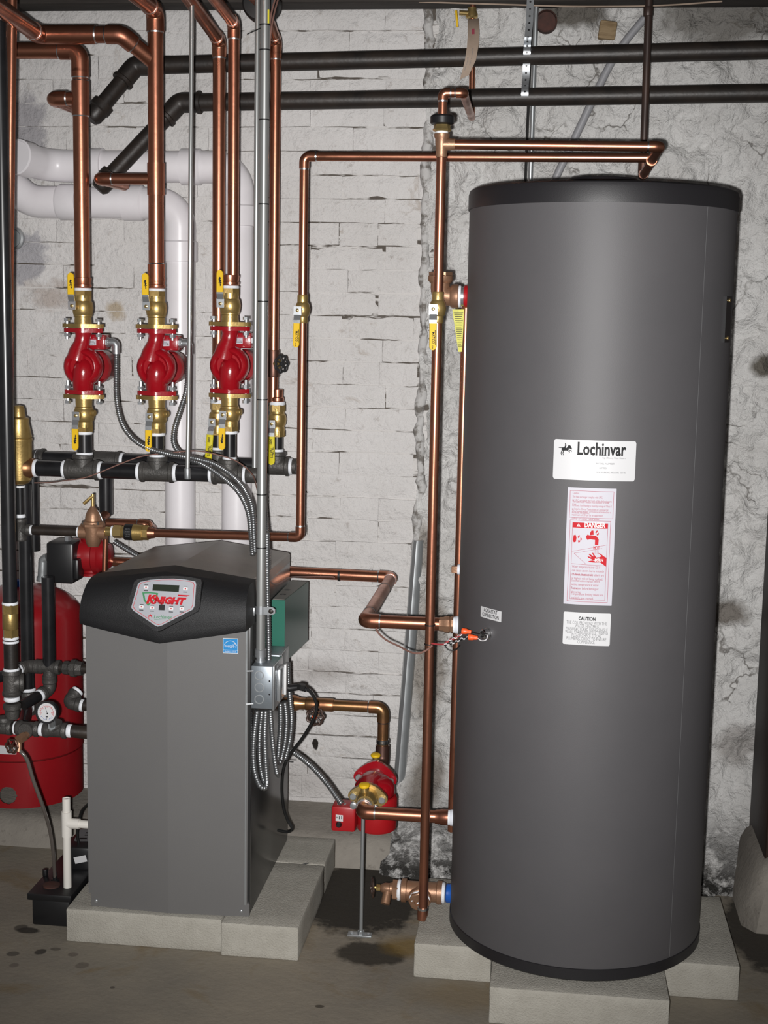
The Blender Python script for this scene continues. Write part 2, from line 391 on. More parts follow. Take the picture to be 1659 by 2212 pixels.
def b_stone(t, src, nz, blob, mul, zed, b):
    c = mixc(t, ramp(t, nz(4, 6), .35, .7), (.82, .81, .795), (.66, .645, .625))
    v = nd(t, 'ShaderNodeTexVoronoi', feature='DISTANCE_TO_EDGE', i_Scale=7.0); 
    ns = nd(t, 'ShaderNodeTexNoise', i_Scale=6.0, i_Detail=5.0); t.links.new(src, ns.inputs['Vector'])
    mv = nd(t, 'ShaderNodeMix'); mv.data_type = 'VECTOR'; mv.inputs[0].default_value = .22; t.links.new(src, mv.inputs[4]); t.links.new(ns.outputs[1], mv.inputs[5]); t.links.new(mv.outputs[1], v.inputs['Vector'])
    crack = mul(ramp(t, v.outputs[0], .004, .022, (1, 1, 1, 1), (0, 0, 0, 1)), ramp(t, nz(5, 4), .50, .60))
    c = mixc(t, mul(crack, .75), c, (.10, .085, .07))
    c = mixc(t, mul(ramp(t, nz(15, 9, .75, 1.5), .63, .71), .6), c, (.20, .165, .13))
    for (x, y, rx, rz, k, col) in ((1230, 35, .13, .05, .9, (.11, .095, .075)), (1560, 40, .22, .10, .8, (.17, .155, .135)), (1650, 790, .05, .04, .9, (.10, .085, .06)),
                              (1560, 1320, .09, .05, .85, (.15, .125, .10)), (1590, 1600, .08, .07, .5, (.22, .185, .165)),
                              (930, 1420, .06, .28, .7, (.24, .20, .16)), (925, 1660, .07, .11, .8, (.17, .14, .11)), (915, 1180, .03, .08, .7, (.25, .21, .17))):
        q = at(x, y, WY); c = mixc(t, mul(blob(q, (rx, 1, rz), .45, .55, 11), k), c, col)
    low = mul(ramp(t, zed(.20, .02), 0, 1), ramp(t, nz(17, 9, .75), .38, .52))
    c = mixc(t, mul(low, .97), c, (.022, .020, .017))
    return c
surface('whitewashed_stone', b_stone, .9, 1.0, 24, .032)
def b_floor(t, src, nz, blob, mul, zed, b):
    c = mixc(t, ramp(t, nz(2.2, 7, .65), .35, .68), (.31, .270, .212), (.22, .198, .165))
    c = mixc(t, mul(ramp(t, nz(5, 6, .6, 1), .56, .70), .6), c, (.21, .15, .075))
    c = mixc(t, mul(ramp(t, nz(60, 8, .7), .60, .72), .45), c, (.30, .28, .25))
    # spilt water, rust bloom and oil spots; far right strip also paints shade
    wet = None
    for (x, y, rx, ry, k, col) in ((785, 1935, .20, .27, .95, (.030, .026, .021)), (800, 2060, .10, .07, .9, (.040, .034, .026)), (940, 1895, .13, .10, .95, (.026, .023, .020)),
                              (1625, 2010, .075, .26, .9, (.030, .026, .022)), (60, 2010, .035, .02, .9, (.03, .026, .022)), (88, 2056, .016, .018, .85, (.04, .035, .03)), (28, 2060, .018, .015, .7, (.05, .045, .04)),
                              (120, 2050, .014, .01, .6, (.06, .05, .04)), (178, 2085, .018, .018, .5, (.07, .055, .045)), (157, 2062, .014, .012, .5, (.07, .05, .045)), (690, 2174, .013, .008, .8, (.05, .04, .03)), (45, 2004, .02, .02, .7, (.04, .035, .03)), (30, 2085, .012, .012, .5, (.08, .06, .055)), (243, 2133, .007, .006, .7, (.05, .04, .035))):
        q = atz(x, y, 0); bl = blob(q, (rx, ry, 1), .25, .38, 22); c = mixc(t, mul(bl, k), c, col)
    for (x, y, rx, ry, k, col) in ((885, 2045, .10, .07, .7, (.24, .15, .03)), (1000, 2150, .16, .10, .4, (.22, .15, .06))):
        q = atz(x, y, 0); c = mixc(t, mul(blob(q, (rx, ry, 1), .6, .4, 12), k), c, col)
    return c
def atz(px, py, z):
    d = FW + RT * ((px - CX) / F_) - UP * ((py - CY) / F_); return EYE + d * ((z - CAMH) / d.z)
surface('floor_concrete', b_floor, .78, .5, 55, .004)
def b_ledge(t, src, nz, blob, mul, zed, b):
    c = mixc(t, ramp(t, nz(6, 7, .65), .35, .7), (.30, .275, .24), (.22, .20, .175))
    return mixc(t, mul(ramp(t, nz(50, 7), .60, .7), .5), c, (.12, .105, .09))
surface('ledge_concrete', b_ledge, .85, .6, 60, .006)

# floor
m_ = MB(); n_ = 40
for i in range(n_):
    for j in range(n_):
        x0, x1 = -3 + 6 * i / n_, -3 + 6 * (i + 1) / n_; y0, y1 = .2 + 4 * j / n_, .2 + 4 * (j + 1) / n_
        m_.bm.faces.new([m_.bm.verts.new(p) for p in ((x0, y0, 0), (x1, y0, 0), (x1, y1, 0), (x0, y1, 0))])
bmesh.ops.remove_doubles(m_.bm, verts=m_.bm.verts, dist=1e-5)
tag(struct(m_.build('floor', 'floor_concrete')), 'stained grey concrete basement floor with a dark wet patch')

# brick wall: recessed joints, each painted brick a piece of its own
SEAMX = at(907, 830, WY).x
m_ = MB(); nx, nz_ = 60, 80
grid = [[m_.bm.verts.new((-2.3 + (SEAMX + .03 + 2.3) * i / nx, WY + .006 + .0015 * noise.noise(V((i * .9, j * .7, 2))), -.02 + 2.72 * j / nz_)) for i in range(nx + 1)] for j in range(nz_ + 1)]
for j in range(nz_):
    for i in range(nx): m_.bm.faces.new((grid[j][i], grid[j][i + 1], grid[j + 1][i + 1], grid[j + 1][i]))
wall = struct(m_.build('wall_back', 'mortar'))
tag(wall, 'white painted old brick wall behind the boiler and its pipes')
PITCHZ = .0664; ZREF = at(750, 929, WY).z
k0 = int((.0 - ZREF) / PITCHZ) - 1; rnd = random.Random(3)
for k in range(k0, 40):
    zb = ZREF + k * PITCHZ
    if zb < -.03 or zb > 2.62: continue
    hdr = (k % 6 == 2); L = .108 if hdr else .213
    x = SEAMX + .010 - (L * .5 if k % 2 else 0) - rnd.uniform(0, .03); first = True
    xr = SEAMX + .010 + rnd.uniform(0, .004)
    while xr > -2.22:
        xl = x - rnd.uniform(-.006, .006) if first else xr - L + rnd.uniform(-.007, .007)
        first = False
        g = rnd.choice((.0002, .0004, .0008, .0022)); g2 = rnd.choice((.0006, .0012, .0022, .0034)); lean = rnd.uniform(-.004, .004); tilt = rnd.uniform(-.0016, .0016)
        a0, a1, c0, c1 = xl + g * .6, xr - g * .6, zb + g2, zb + PITCHZ - g2 * .7
        if a1 - a0 > .03:
            q = MB(); nu, nv = 5, 3; proud = rnd.uniform(-.002, .005); rows = []
            for j in range(nv + 1):
                row = []
                for i in range(nu + 1):
                    u_, v_ = i / nu, j / nv; X = a0 + (a1 - a0) * u_; Z = c0 + (c1 - c0) * v_ + tilt * (u_ - .5)
                    edge = min(u_, 1 - u_) * (a1 - a0) < .001 or v_ in (0, 1)
                    Y = WY - proud + lean * (v_ - .5) + .0028 * noise.noise(V((X * 17, Z * 23, 1))) + (.0035 if edge else 0)
                    if edge: Z += .0026 * noise.noise(V((X * 31, Z * 9, 5)))
                    row.append(q.bm.verts.new((X, Y, Z)))
                rows.append(row)
            for j in range(nv):
                for i in range(nu): q.bm.faces.new((rows[j][i], rows[j][i + 1], rows[j + 1][i + 1], rows[j + 1][i]))
            rim = rows[0] + [r_[-1] for r_ in rows[1:]] + rows[-1][-2::-1] + [r_[0] for r_ in rows[-2:0:-1]]
            bk = [q.bm.verts.new((v.co.x, WY + .012, v.co.z)) for v in rim]
            for i in range(len(rim)):
                j = (i + 1) % len(rim); q.bm.faces.new((rim[j], rim[i], bk[i], bk[j]))
            q.build('brick', 'painted_brick', wall, ang=60)
        xr = xl
# rubble wall, whitewashed in one lumpy coat
def stone_y(x, z):
    p = V((x * 5.2, z * 6.0, 3.1)); d, pts = noise.voronoi(p)
    lump = min(.5, d[1] - d[0]); f = noise.fractal(V((x * 9, z * 9, 0)), 1.0, 2.0, 5)
    f2 = noise.fractal(V((x * 30, z * 30, 4)), .8, 2.1, 4)
    base = .31 * max(0, 1 - max(z, 0) / .34) ** 1.6
    left = max(0, 1 - (x - SEAMX) / .10)
    return WY - .02 - base - .050 * lump - .030 * f - .009 * f2 + .025 * left * (z > .9)
m_ = MB(); nx, nz_ = 230, 330; rows = []
for j in range(nz_ + 1):
    z = -.01 + 2.70 * j / nz_; row = []
    lx = SEAMX + .010 * noise.noise(V((z * 5, 1, 2))) + .006 * noise.noise(V((z * 19, 3, 2))) - .055 * max(0, 1 - z / .8)
    for i in range(nx + 1):
        x = lx + (1.35 - lx) * (i / nx) ** 1.25; row.append(m_.bm.verts.new((x, stone_y(x, z) if i else WY + .02, z)))
    rows.append(row)
for j in range(nz_):
    for i in range(nx): m_.bm.faces.new((rows[j][i], rows[j][i + 1], rows[j + 1][i + 1], rows[j + 1][i]))
tag(struct(m_.build('wall_right', 'whitewashed_stone', ang=80)), 'lumpy whitewashed rubble stone wall behind the grey tank')
# grey cement seam where brick meets stone
pts = []; 
for j in range(120):
    z = .62 + 1.95 * j / 119; pts.append(V((SEAMX + .006 + .009 * noise.noise(V((z * 6, 1, 2))) + .004 * noise.noise(V((z * 25, 3, 2))), WY - .004 + .004 * noise.noise(V((z * 15, 8, 1))), z)))
mat('seam_cement', (.50, .49, .48), .9, 0, (.17, .155, .14), 30, .48, .60, bump=.8, bscale=60)
sm_ = MB().sweep(pts, .009, 10, rad=[0.0125 + .006 * noise.noise(V((p.z * 14, 0, 9))) for p in pts])
for v in sm_.bm.verts: v.co += V((.010 * noise.noise(v.co * 38), .006 * noise.noise(v.co * 33 + V((4, 1, 2))), .004 * noise.noise(v.co * 30)))
tag(struct(sm_.build('trim_2', 'seam_cement', ang=80)), 'rough grey cement seam between the brick and stone walls')
# concrete footing ledge along the brick wall
m_ = MB(); nx = 50; rows = []
for i in range(nx + 1):
    x = -2.3 + (2.3 + SEAMX - .03) * i / nx; w1 = .012 * noise.noise(V((x * 4, 0, 0))); w2 = .006 * noise.noise(V((x * 9, 2, 0)))
    rows.append([m_.bm.verts.new(p) for p in ((x, 3.745 + w1, -.005), (x, 3.765 + w1, .04 + w2), (x, 3.785 + w1, .070 + w2), (x, 3.82 + w1, .080), (x, WY + .03, .080))])
for i in range(nx):
    for j in range(4): m_.bm.faces.new((rows[i][j], rows[i + 1][j], rows[i + 1][j + 1], rows[i][j + 1]))
tag(struct(m_.build('trim_1', 'ledge_concrete', ang=70)), 'low concrete footing ledge along the foot of the brick wall')
# dark post on a stone foot at the right
px_ = at(1652, 1200, 3.9).x
m_ = MB(); m_.box((px_ + .15, 3.75, 1.4), (.30, .30, 2.6), bev=.008)
tag(struct(m_.build('wall_post', 'post_dark')), 'dark brown rusty post at the right edge')
q = MB(); rr = []
for k, (z, e) in enumerate(((0, .050), (.05, .040), (.11, .020), (.15, .004), (.17, -.02))):
    rr.append([V((px_ + .15 + s1 * (.16 + e), 3.72 + s2 * (.17 + e), z)) for s1, s2 in ((-1, -.8), (-.85, -1), (.85, -1), (1, -.8), (1, .8), (.85, 1), (-.85, 1), (-1, .8))])
q.quadrings(rr); tag(struct(q.build('trim_3', 'ledge_concrete', ang=50)), 'rounded concrete foot of the dark post')
# ceiling boards and a joist just above the picture
tag(struct(MB().lohi((-2.4, .2, 2.62), (2.0, 4.3, 2.66)).build('ceiling', 'joist')), 'dark wooden basement ceiling')
zc = at(1300, 6, 3.95).z
tag(struct(MB().lohi((-1.9, 3.92, zc), (1.4, 4.02, zc + .16), bev=.004).build('trim_4', 'joist')), 'dark sooty joist along the top of the wall')

# ================================================================== CONCRETE BLOCKS
BH = .0857; BL, BW = .397, .194
def block(x0, y0, dx, dy, label, group, seed):
    rn = random.Random(seed); q = MB(); q.lohi((x0 + .0012, y0 + .0012, 0), (x0 + dx - .0012, y0 + dy - .0012, BH), bev=.004)
    bmesh.ops.subdivide_edges(q.bm, edges=[e for e in q.bm.edges if e.calc_length() > .05], cuts=5, use_grid_fill=True)
    for v in q.bm.verts:
        if 0.002 < v.co.z: v.co += V([.0011 * noise.noise(v.co * 25 + V((seed, i, 0))) for i in range(3)])
        if v.co.z > BH: v.co.z = BH
        if v.co.z < 0: v.co.z = 0
    o = q.build('concrete_block', 'concrete_block', ang=40); return tag(o, label, 'block', group)
bx, by = -1.1479, 3.1746
G1, G2 = 'concrete blocks under the boiler', 'concrete blocks under the grey tank'
block(bx, by, BL, BW, 'wide concrete block under the front of the boiler', G1, 1)
block(bx + BL, by - .0155, BW, BL, 'concrete block jutting out at the front right corner of the boiler', G1, 2)
block(bx + BL - .203, by - .0155 + BL, BL, BW, 'rear concrete block at the back right corner of the boiler', G1, 3)
block(bx + .006, by + BW + .002, BW, BL, 'concrete block beside the black pump at the left of the boiler', G1, 4)
lx, ly, cx_, cy_, rx_, ry_ = -.2739, 3.1217, -.0868, 2.9306, .4857, 3.1214
block(lx, ly, BW - .008, BL, 'concrete block under the left side of the tank below the drain valve', G2, 5)
block(cx_, cy_, BL, BW - .002, 'wide concrete block under the front of the grey tank', G2, 6)
block(rx_ - BW + .018, ry_, BW - .018, BL, 'concrete block under the right side of the grey tank', G2, 7)
block(lx + .06, ly + BL + .004, BL, .12, 'concrete block half hidden behind the tank drain valve', G2, 8)

# ================================================================== STORAGE TANK
TX, TY, TR, TZ0, TZ1 = .1031, 3.2889, .3016, BH, 1.8013
TNK = thing('storage_tank', (TX, TY, TZ0), 'tall dark grey cylindrical water tank with black rims and white labels', 'water tank')
ZT = TZ1 + .056
MB().lathe((TX, TY, 0), (0, 0, 1), [(TZ0 + .02, TR - .001), (TZ0 + .03, TR), (1.0, TR), (TZ1 + .002, TR)], 128, cap=False).build('jacket', 'jacket', TNK)
MB().lathe((TX, TY, 0), (0, 0, 1), [(TZ0, TR - .012), (TZ0 + .002, TR - .002), (TZ0 + .006, TR + .002), (TZ0 + .030, TR + .002), (TZ0 + .032, TR - .001)], 128).build('bottom_cap', 'cap_black', TNK)
MB().lathe((TX, TY, 0), (0, 0, 1), [(TZ1, TR), (TZ1, TR + .003), (TZ1 + .032, TR + .003), (TZ1 + .042, TR), (TZ1 + .046, TR - .008), (TZ1 + .050, TR - .05), (TZ1 + .054, .10), (TZ1 + .074, .078), (TZ1 + .078, .04), (TZ1 + .078, 0)], 128, cap=False).build('top_cap', 'cap_black', TNK)
def cylhit(px, py, R=TR):
    d = FW + RT * ((px - CX) / F_) - UP * ((py - CY) / F_); ox, oy = EYE.x - TX, EYE.y - TY
    a = d.x ** 2 + d.y ** 2; b = 2 * (ox * d.x + oy * d.y); c = ox * ox + oy * oy - R * R
    t = (-b - math.sqrt(max(0, b * b - 4 * a * c))) / (2 * a); p = EYE + d * t
    return math.atan2(p.y - TY, p.x - TX), p.z
def cylfn(th0, z0): return lambda a, b, h: V((TX + (TR + h) * math.cos(th0 + a / TR), TY + (TR + h) * math.sin(th0 + a / TR), z0 + b))
def label_plate(name, c4, m, r=.004, h=.0006):
    """outline on the jacket from its four measured corners; returns the part, its mapping and size"""
    q = [cylhit(*p) for p in c4]; th = sum(p[0] for p in q) / 4; zc_ = sum(p[1] for p in q) / 4
    w = ((q[1][0] - q[0][0]) + (q[2][0] - q[3][0])) / 2 * TR; hh = ((q[0][1] - q[3][1]) + (q[1][1] - q[2][1])) / 2
    fn = cylfn(th, zc_); pl = MB(); sh = rrect(-w / 2, -hh / 2, w / 2, hh / 2, r, 16)
    vs, fs = sh; top = [pl.bm.verts.new(fn(a, b, h)) for a, b in vs]; bot = [pl.bm.verts.new(fn(a, b, -.001)) for a, b in vs]
    for f in fs: pl.bm.faces.new([top[i] for i in f])
    n = len(vs) // 2; ring = [2 * i for i in range(n)] + [2 * i + 1 for i in range(n - 1, -1, -1)]
    for i in range(len(ring)):
        j = (i + 1) % len(ring); pl.bm.faces.new((top[ring[j]], top[ring[i]], bot[ring[i]], bot[ring[j]]))
    return pl.build(name, m, TNK), fn, w, hh
pl, fn, w, h = label_plate('nameplate', ((1197, 948), (1374.5, 953), (1371, 1039.5), (1194.5, 1034)), 'label_white', .005)
pl['label'] = 'glossy white maker nameplate with rider emblem'
K = w / .178
sh = [text('Lochinvar', .038, (-w * .215, h * .14), bold=.0011, wid=w * .585)]
# thick and thin strokes get little serifs
for s_ in (-.213, -.052, .05, .105): sh.append(rect(w * s_, h * .135, w * (s_ + .035), h * .15))
sh.append(text('High Efficiency Water Heaters', .0052, (w * .09, h * .055), wid=w * .28))
sh += [text('MODEL NUMBER', .0052, (w * .02, -h * .09)), text('LISTED', .0052, (w * .06, -h * .20)), text('MAX WORKING PRESSURE  160 PSI', .0055, (w * .02, -h * .31), wid=w * .36)]
g = .0001
decal('lettering', sh[:5], fn, 'ink_black', pl, .0009); decal('fine_print', sh[5:], fn, 'ink_grey', pl, .0009)
ho = lambda *p: poly(*[(-w * .44 + a * w * .165, h * .08 + b * h * .33) for a, b in p])
rider = [ho((.0, .62), (.22, .60), (.24, .66), (.02, .67)), ho((.22, .44), (.34, .40), (.60, .44), (.62, .62), (.44, .68), (.24, .66)), ho((.58, .42), (.72, .48), (.78, .62), (.96, .52), (1.0, .60), (.90, .80), (.76, .88), (.60, .64)), ho((.40, .64), (.52, .64), (.58, .80), (.54, .98), (.46, .98), (.48, .82)),
         ho((.24, .44), (.30, .44), (.22, .22), (.30, .04), (.26, .02), (.16, .22)), ho((.34, .42), (.40, .42), (.36, .20), (.42, .06), (.38, .04), (.30, .22)), ho((.60, .44), (.68, .48), (.86, .36), (.80, .22), (.76, .24), (.80, .34)), ho((.66, .50), (.74, .52), (.98, .46), (.98, .34), (.94, .34), (.93, .42))]
decal('rider_emblem', rider, fn, 'ink_black', pl, .0009)
pl, fn, w, h = label_plate('danger_label', ((1227, 1052), (1332, 1056), (1321, 1308), (1217, 1304)), 'label_dull', .001)
pl['label'] = 'white and red danger sticker with a tap and hand picture'
red = []; pink = []
pink += border(-w * .45, h * .245, w * .45, h * .475, .0008) + border(-w * .43, -h * .475, w * .41, h * .225, .0008) + border(-w * .375, -h * .455, w * .355, h * .205, .0007)
def par(lines, y, dy=.0072, x=-.40, sz=.0068):
    lm = max(len(l) for l in lines); full = .80 if x < -.37 else .66
    if lm < 30: full *= lm / 33
    return [text(l, sz, (w * x, y - i * dy), wid=w * full * len(l) / lm) for i, l in enumerate(lines)]
pink += par(['Caution:', 'The heat exchanger complies with UPC,', 'N.S.P.C. provided that both of the following are', 'true:'], h * .445, .0078, -.395, .0064)
pink += par(['The heat transfer medium must be water or other', 'nontoxic fluid having a toxicity rating of Class 1', 'as listed in Clinical Toxicology of Commercial', 'Products, 5th Edition.'], h * .372, .0078, -.395, .0064)
pink += par(['The heater water pressure is limited to a', 'maximum of 30 psi by an approved', 'safety or water relief valve.'], h * .292, .0078, -.395, .0064)
red += [rect(-w * .37, h * .160, w * .35, h * .203, 8)]
top = h * .16; 
def L2(x, y): return (w * x, h * y)
red += [poly(L2(-.06, .105), L2(-.09, .085), L2(-.06, .06), L2(.0, .066), L2(.10, .062), L2(.10, .02), L2(.17, .018), L2(.175, .07), L2(.12, .097), L2(.0, .098)),
        poly(L2(-.01, .118), L2(.02, .142), L2(.06, .142), L2(.07, .105), L2(-.005, .10)), poly(L2(.10, .125), L2(.13, .145), L2(.15, .14), L2(.12, .118)), poly(L2(.13, .112), L2(.165, .118), L2(.16, .104), L2(.135, .1)), poly(L2(.155, .13), L2(.178, .115), L2(.158, .102)),
        poly(L2(-.355, .06), L2(-.34, .095), L2(-.30, .098), L2(-.28, .075), L2(-.29, .04), L2(-.33, .032), L2(-.352, .045)), poly(L2(-.26, .078), L2(-.235, .098), L2(-.21, .094), L2(-.235, .07)), poly(L2(-.25, .05), L2(-.235, .03), L2(-.205, .04), L2(-.22, .056)), poly(L2(-.2, .082), L2(-.165, .064), L2(-.2, .046)),
        poly(L2(.35, -.088), L2(.35, -.165), L2(.22, -.128), L2(.10, -.132), L2(-.01, -.128), L2(-.02, -.122), L2(.08, -.112), L2(-.02, -.092), L2(-.045, -.078), L2(.04, -.088), L2(-.02, -.062), L2(.0, -.058), L2(.09, -.082), L2(.05, -.05), L2(.07, -.048), L2(.14, -.088), L2(.20, -.085), L2(.25, -.075), L2(.19, -.055), L2(.18, -.048), L2(.24, -.058), L2(.29, -.075))]
red += [text('HOT', .0098, L2(.07, -.018), bold=.0003, wid=w * .13)]
pink += [line(L2(-.37, -.045), L2(.35, .022), .0006, 6), line(L2(-.32, -.06), L2(.25, -.008), .0006, 6), line(L2(-.32, -.06), L2(-.06, -.15), .0006, 4), line(L2(-.37, -.15), L2(.35, -.158), .0007, 6)]
for k in range(5): pink.append(line(L2(.09 + .02 * k, -.022), L2(.085 + .024 * k, -.06), .0005))
pink += par(['Water temperature over 125 F', 'can cause severe burns instantly', 'or death from scalds.'], -h * .182, .0083, -.35, .0072)
pink += par(['Children, disabled and elderly are', 'at highest risk of being scalded.'], -h * .250, .0083, -.35, .0072)
pink += par(['See instruction manual before', 'setting temperature at water', 'heater.'], -h * .303, .0083, -.35, .0072)
pink += par(['Feel water before bathing or', 'showering.'], -h * .368, .0083, -.35, .0072)
pink += par(['Temperature limiting valves are', 'available, see manual.'], -h * .418, .0083, -.35, .0072)
decal('print_red', red, fn, 'ink_red', pl, .0009); decal('print_lines', pink, fn, 'ink_pink', pl, .00085)
decal('print_white', [text('DANGER', .0155, L2(-.13, .168), bold=.0005, wid=w * .43), poly(L2(-.29, .170), L2(-.205, .170), L2(-.2475, .198)), text('BURN', .0085, L2(.11, -.121), bold=.0003, wid=w * .17)], fn, 'white_print', pl, .0013)
decal('warning_mark', [rect(-w * .2515, h * .1775, -w * .2435, h * .190), rect(-w * .2515, h * .1725, -w * .2435, h * .1755)], fn, 'ink_red', pl, .0017)
pl, fn, w, h = label_plate('caution_label', ((1218, 1321), (1319.5, 1325), (1317, 1395), (1215, 1391)), 'label_white', .003)
pl['label'] = 'small white caution sticker lowest on the tank'
decal('heading', [text('CAUTION', .0105, (0, h * .27), 'CENTER', .0004, wid=w * .36)], fn, 'ink_black', pl, .0009)
sh = [text(l, .0098, (0, h * (.14 - i * .098)), 'CENTER', wid=w * k) for i, (l, k) in enumerate((('THE COIL PROVIDED WITH THIS', .86), ('WATER HEATER IS', .50), ('MANUFACTURED USING SINGLE', .88), ('WALL STAINLESS STEEL TUBING', .90), ('PLEASE CHECK LOCAL', .62), ('PLUMBING CODES TO ENSURE', .84), ('COMPLIANCE.', .37)))]
decal('lettering', sh, fn, 'ink_grey', pl, .0009)
pl, fn, w, h = label_plate('aquastat_label', ((1039, 1309), (1083, 1320.5), (1083, 1344.5), (1039, 1331.5)), 'label_white', .0005)
decal('lettering', [text('AQUASTAT', .0118, (0, h * .1), 'CENTER', .0002, wid=w * .66), text('CONNECTION', .0118, (0, -h * .34), 'CENTER', .0002, wid=w * .80)], fn, 'ink_black', pl, .0009)
# jacket seam and the dark plate near the right edge
th, z_ = cylhit(1500, 1000)
q = MB(); fs_ = cylfn(th, 0); q.flat([rect(-.0007, TZ0 + .034, .0007, TZ1 - .001)], fs_, .0008); q.build('seam', 'jacket_line', TNK, normals=False)
th, z_ = cylhit(1570, 690); hz = .042; fs_ = cylfn(th, z_)
q = MB(); f0 = [fs_(a, b, c) for a, b, c in ((-.02, -hz * 1.2, .004), (.02, -hz * 1.2, .004), (.02, hz * 1.2, .004), (-.02, hz * 1.2, .004))]; f1 = [fs_(a, b, -.004) for a, b in ((-.02, -hz * 1.2), (.02, -hz * 1.2), (.02, hz * 1.2), (-.02, hz * 1.2))]
q.quadrings([f0, f1]); q.build('side_plate', 'plastic_black', TNK)
for s_ in (-1, 1): MB().bevcyl(fs_(-.002, s_ * hz * .98, .003), fs_(-.002, s_ * hz * .98, .0065), .004, seg=10).build('plate_screw', 'brass_bright', TNK)
# aquastat well
th, z_ = cylhit(1055, 1368); fs_ = cylfn(th, z_); n = V((math.cos(th), math.sin(th), 0))
wl = MB().lathe(fs_(0, 0, 0), n, [(0, .0135), (.004, .0135), (.005, .012), (.016, .0115), (.018, .0095), (.018, .0075), (.004, .0070), (.004, 0)], 20, cap=False).build('aquastat_well', 'chrome', TNK)
AQ = fs_(0, 0, .012)

# ================================================================== BOILER
X0, X1, Y0, Y1 = -1.090, -.690, 3.20, 3.712; XM = (X0 + X1) / 2
BO = thing('boiler', (XM, (Y0 + Y1) / 2, BH), 'grey floor boiler with a black hood and silver shield control panel', 'boiler')
MB().lohi((X0, Y0 + .012, BH), (X1, Y1, .885), bev=.003).build('cabinet', 'boiler_side', BO)
q = MB(); sec = [(X0 - .006, Y0 + .012), (X0 - .006, Y0), (XM, Y0 - .012), (X1 - .004, Y0), (X1 - .004, Y0 + .012)]
q.quadrings([[V((a, b, z)) for a, b in sec] for z in (.120, .85)]); fp_ = q.build('front_panel', 'boiler_grey', BO, ang=2)
q = MB(); sec2 = [(X0, Y0 + .012), (X0, Y0 + .001), (XM, Y0 - .0108), (X1 + .001, Y0 + .001), (X1 + .001, Y0 + .012)]
q.quadrings([[V((a, b, z)) for a, b in sec2] for z in (BH + .001, .1205)]); q.build('kick_panel', 'boiler_grey', BO, ang=2)
for px, py in ((208, 1946), (521, 1968)):
    p = at(px, py, Y0 - .002); MB().lathe(p, (0, -1, 0), [(0, .0045), (.002, .0042), (.0035, .002), (.0035, 0)], 10, cap=False).build('screw', 'zinc', BO)
MB().lohi((X1 - .010, Y0 - .003, .118), (X1 - .0065, Y0 + .01, .83)).build('edge_trim', 'galv', BO)
MB().lohi((X1 - .0005, Y0 + .004, .118), (X1 + .0025, Y0 + .012, .83)).build('edge_trim', 'boiler_side', BO)
# peaked lid
q = MB(); rings = []
for y, dz in ((3.222, 0), (3.45, -.006), (3.716, -.012)):
    rings.append([V((a, y, b + dz)) for a, b in ((X0 + .008, .880), (X0 + .008, .917), (X0 + .016, .921), (XM + .003, .9465), (X1 - .008, .921), (X1 - .001, .917), (X1 - .001, .880))])
q.quadrings(rings); q.build('lid', 'lid_grey', BO, ang=5)
# black hood
def hood(s_, v):
    a = abs(s_); zt = .921 + .0265 * (1 - a); zb = .829 - .034 * (1 - a); z = zt + (zb - zt) * v
    xh = XM + s_ * ((.200 if s_ > 0 else .190) + .010 * math.sin(v * PI / 2) * (1 if s_ < 0 else .3))
    y = 3.190 - .058 * math.sin(min(1, v * 1.15) * PI * .55) ** .55 - .016 * (1 - a) ** .8 + .005 * a ** 6
    return V((xh, y, z))
q = MB(); NU, NV = 20, 10; g_ = []
for j in range(NV + 1):
    row = [hood(-1 + 2 * i / NU, j / NV) for i in range(NU + 1)]
    row = [V((row[0].x - .002, 3.27, row[0].z))] + row + [V((row[-1].x + .002, 3.25, row[-1].z))]; g_.append([q.bm.verts.new(p) for p in row])
lip = [q.bm.verts.new(v.co + V((0, .004, -.010))) for v in g_[-1]]; lip2 = [q.bm.verts.new(V((v.co.x, 3.26, v.co.z - .010))) for v in g_[-1]]; topb = [q.bm.verts.new(V((v.co.x, 3.26, v.co.z))) for v in g_[0]]
rows = [topb] + g_ + [lip, lip2]
for j in range(len(rows) - 1):
    for i in range(len(rows[0]) - 1): q.bm.faces.new((rows[j][i], rows[j][i + 1], rows[j + 1][i + 1], rows[j + 1][i]))
q.build('hood', 'hood_black', BO, ang=26)
# shield shaped control panel
PO = at(352, 1300, 3.122); PU = V((1, 0, 0)); PV = V((0, .30, 1)).normalized(); PN = PU.cross(PV)
def onp(px, py, o=PO, n=PN, ux=PU, uy=PV):
    d = FW + RT * ((px - CX) / F_) - UP * ((py - CY) / F_); t = (o - EYE).dot(n) / d.dot(n); p = EYE + d * t - o; return p.dot(ux), p.dot(uy)
outl = [onp(*p) for p in ((303, 1257), (325, 1252.5), (350, 1250.5), (375, 1250), (400, 1252), (422, 1256), (424, 1262), (420.5, 1309), (416, 1317), (348, 1352), (341, 1353.5), (335, 1351), (288, 1319), (283.5, 1312), (298, 1262))]
def inset(pl_, k): 
    cx0 = sum(p[0] for p in pl_) / len(pl_); cy0 = sum(p[1] for p in pl_) / len(pl_); return [(cx0 + (a - cx0) * k, cy0 + (b - cy0) * k) for a, b in pl_]
MB().prism(inset(outl, 1.16), PO - PN * .030, PU, PV, PN, .0275).build('bezel', 'hood_black', BO)
pan = MB().prism(outl, PO - PN * .004, PU, PV, PN, .005).build('control_panel', 'panel_silver', BO)
pan['label'] = 'silver shield shaped control panel with red and green lettering'
pf = planefn(PO, PU, PV, PN)
ring_ = []; A, B_ = inset(outl, .945), inset(outl, .93); n = len(A)
ring_ = [(A + B_, [(i, (i + 1) % n, n + (i + 1) % n, n + i) for i in range(n)])]
decal('border_line', ring_, pf, 'ink_red', pan, .0014)
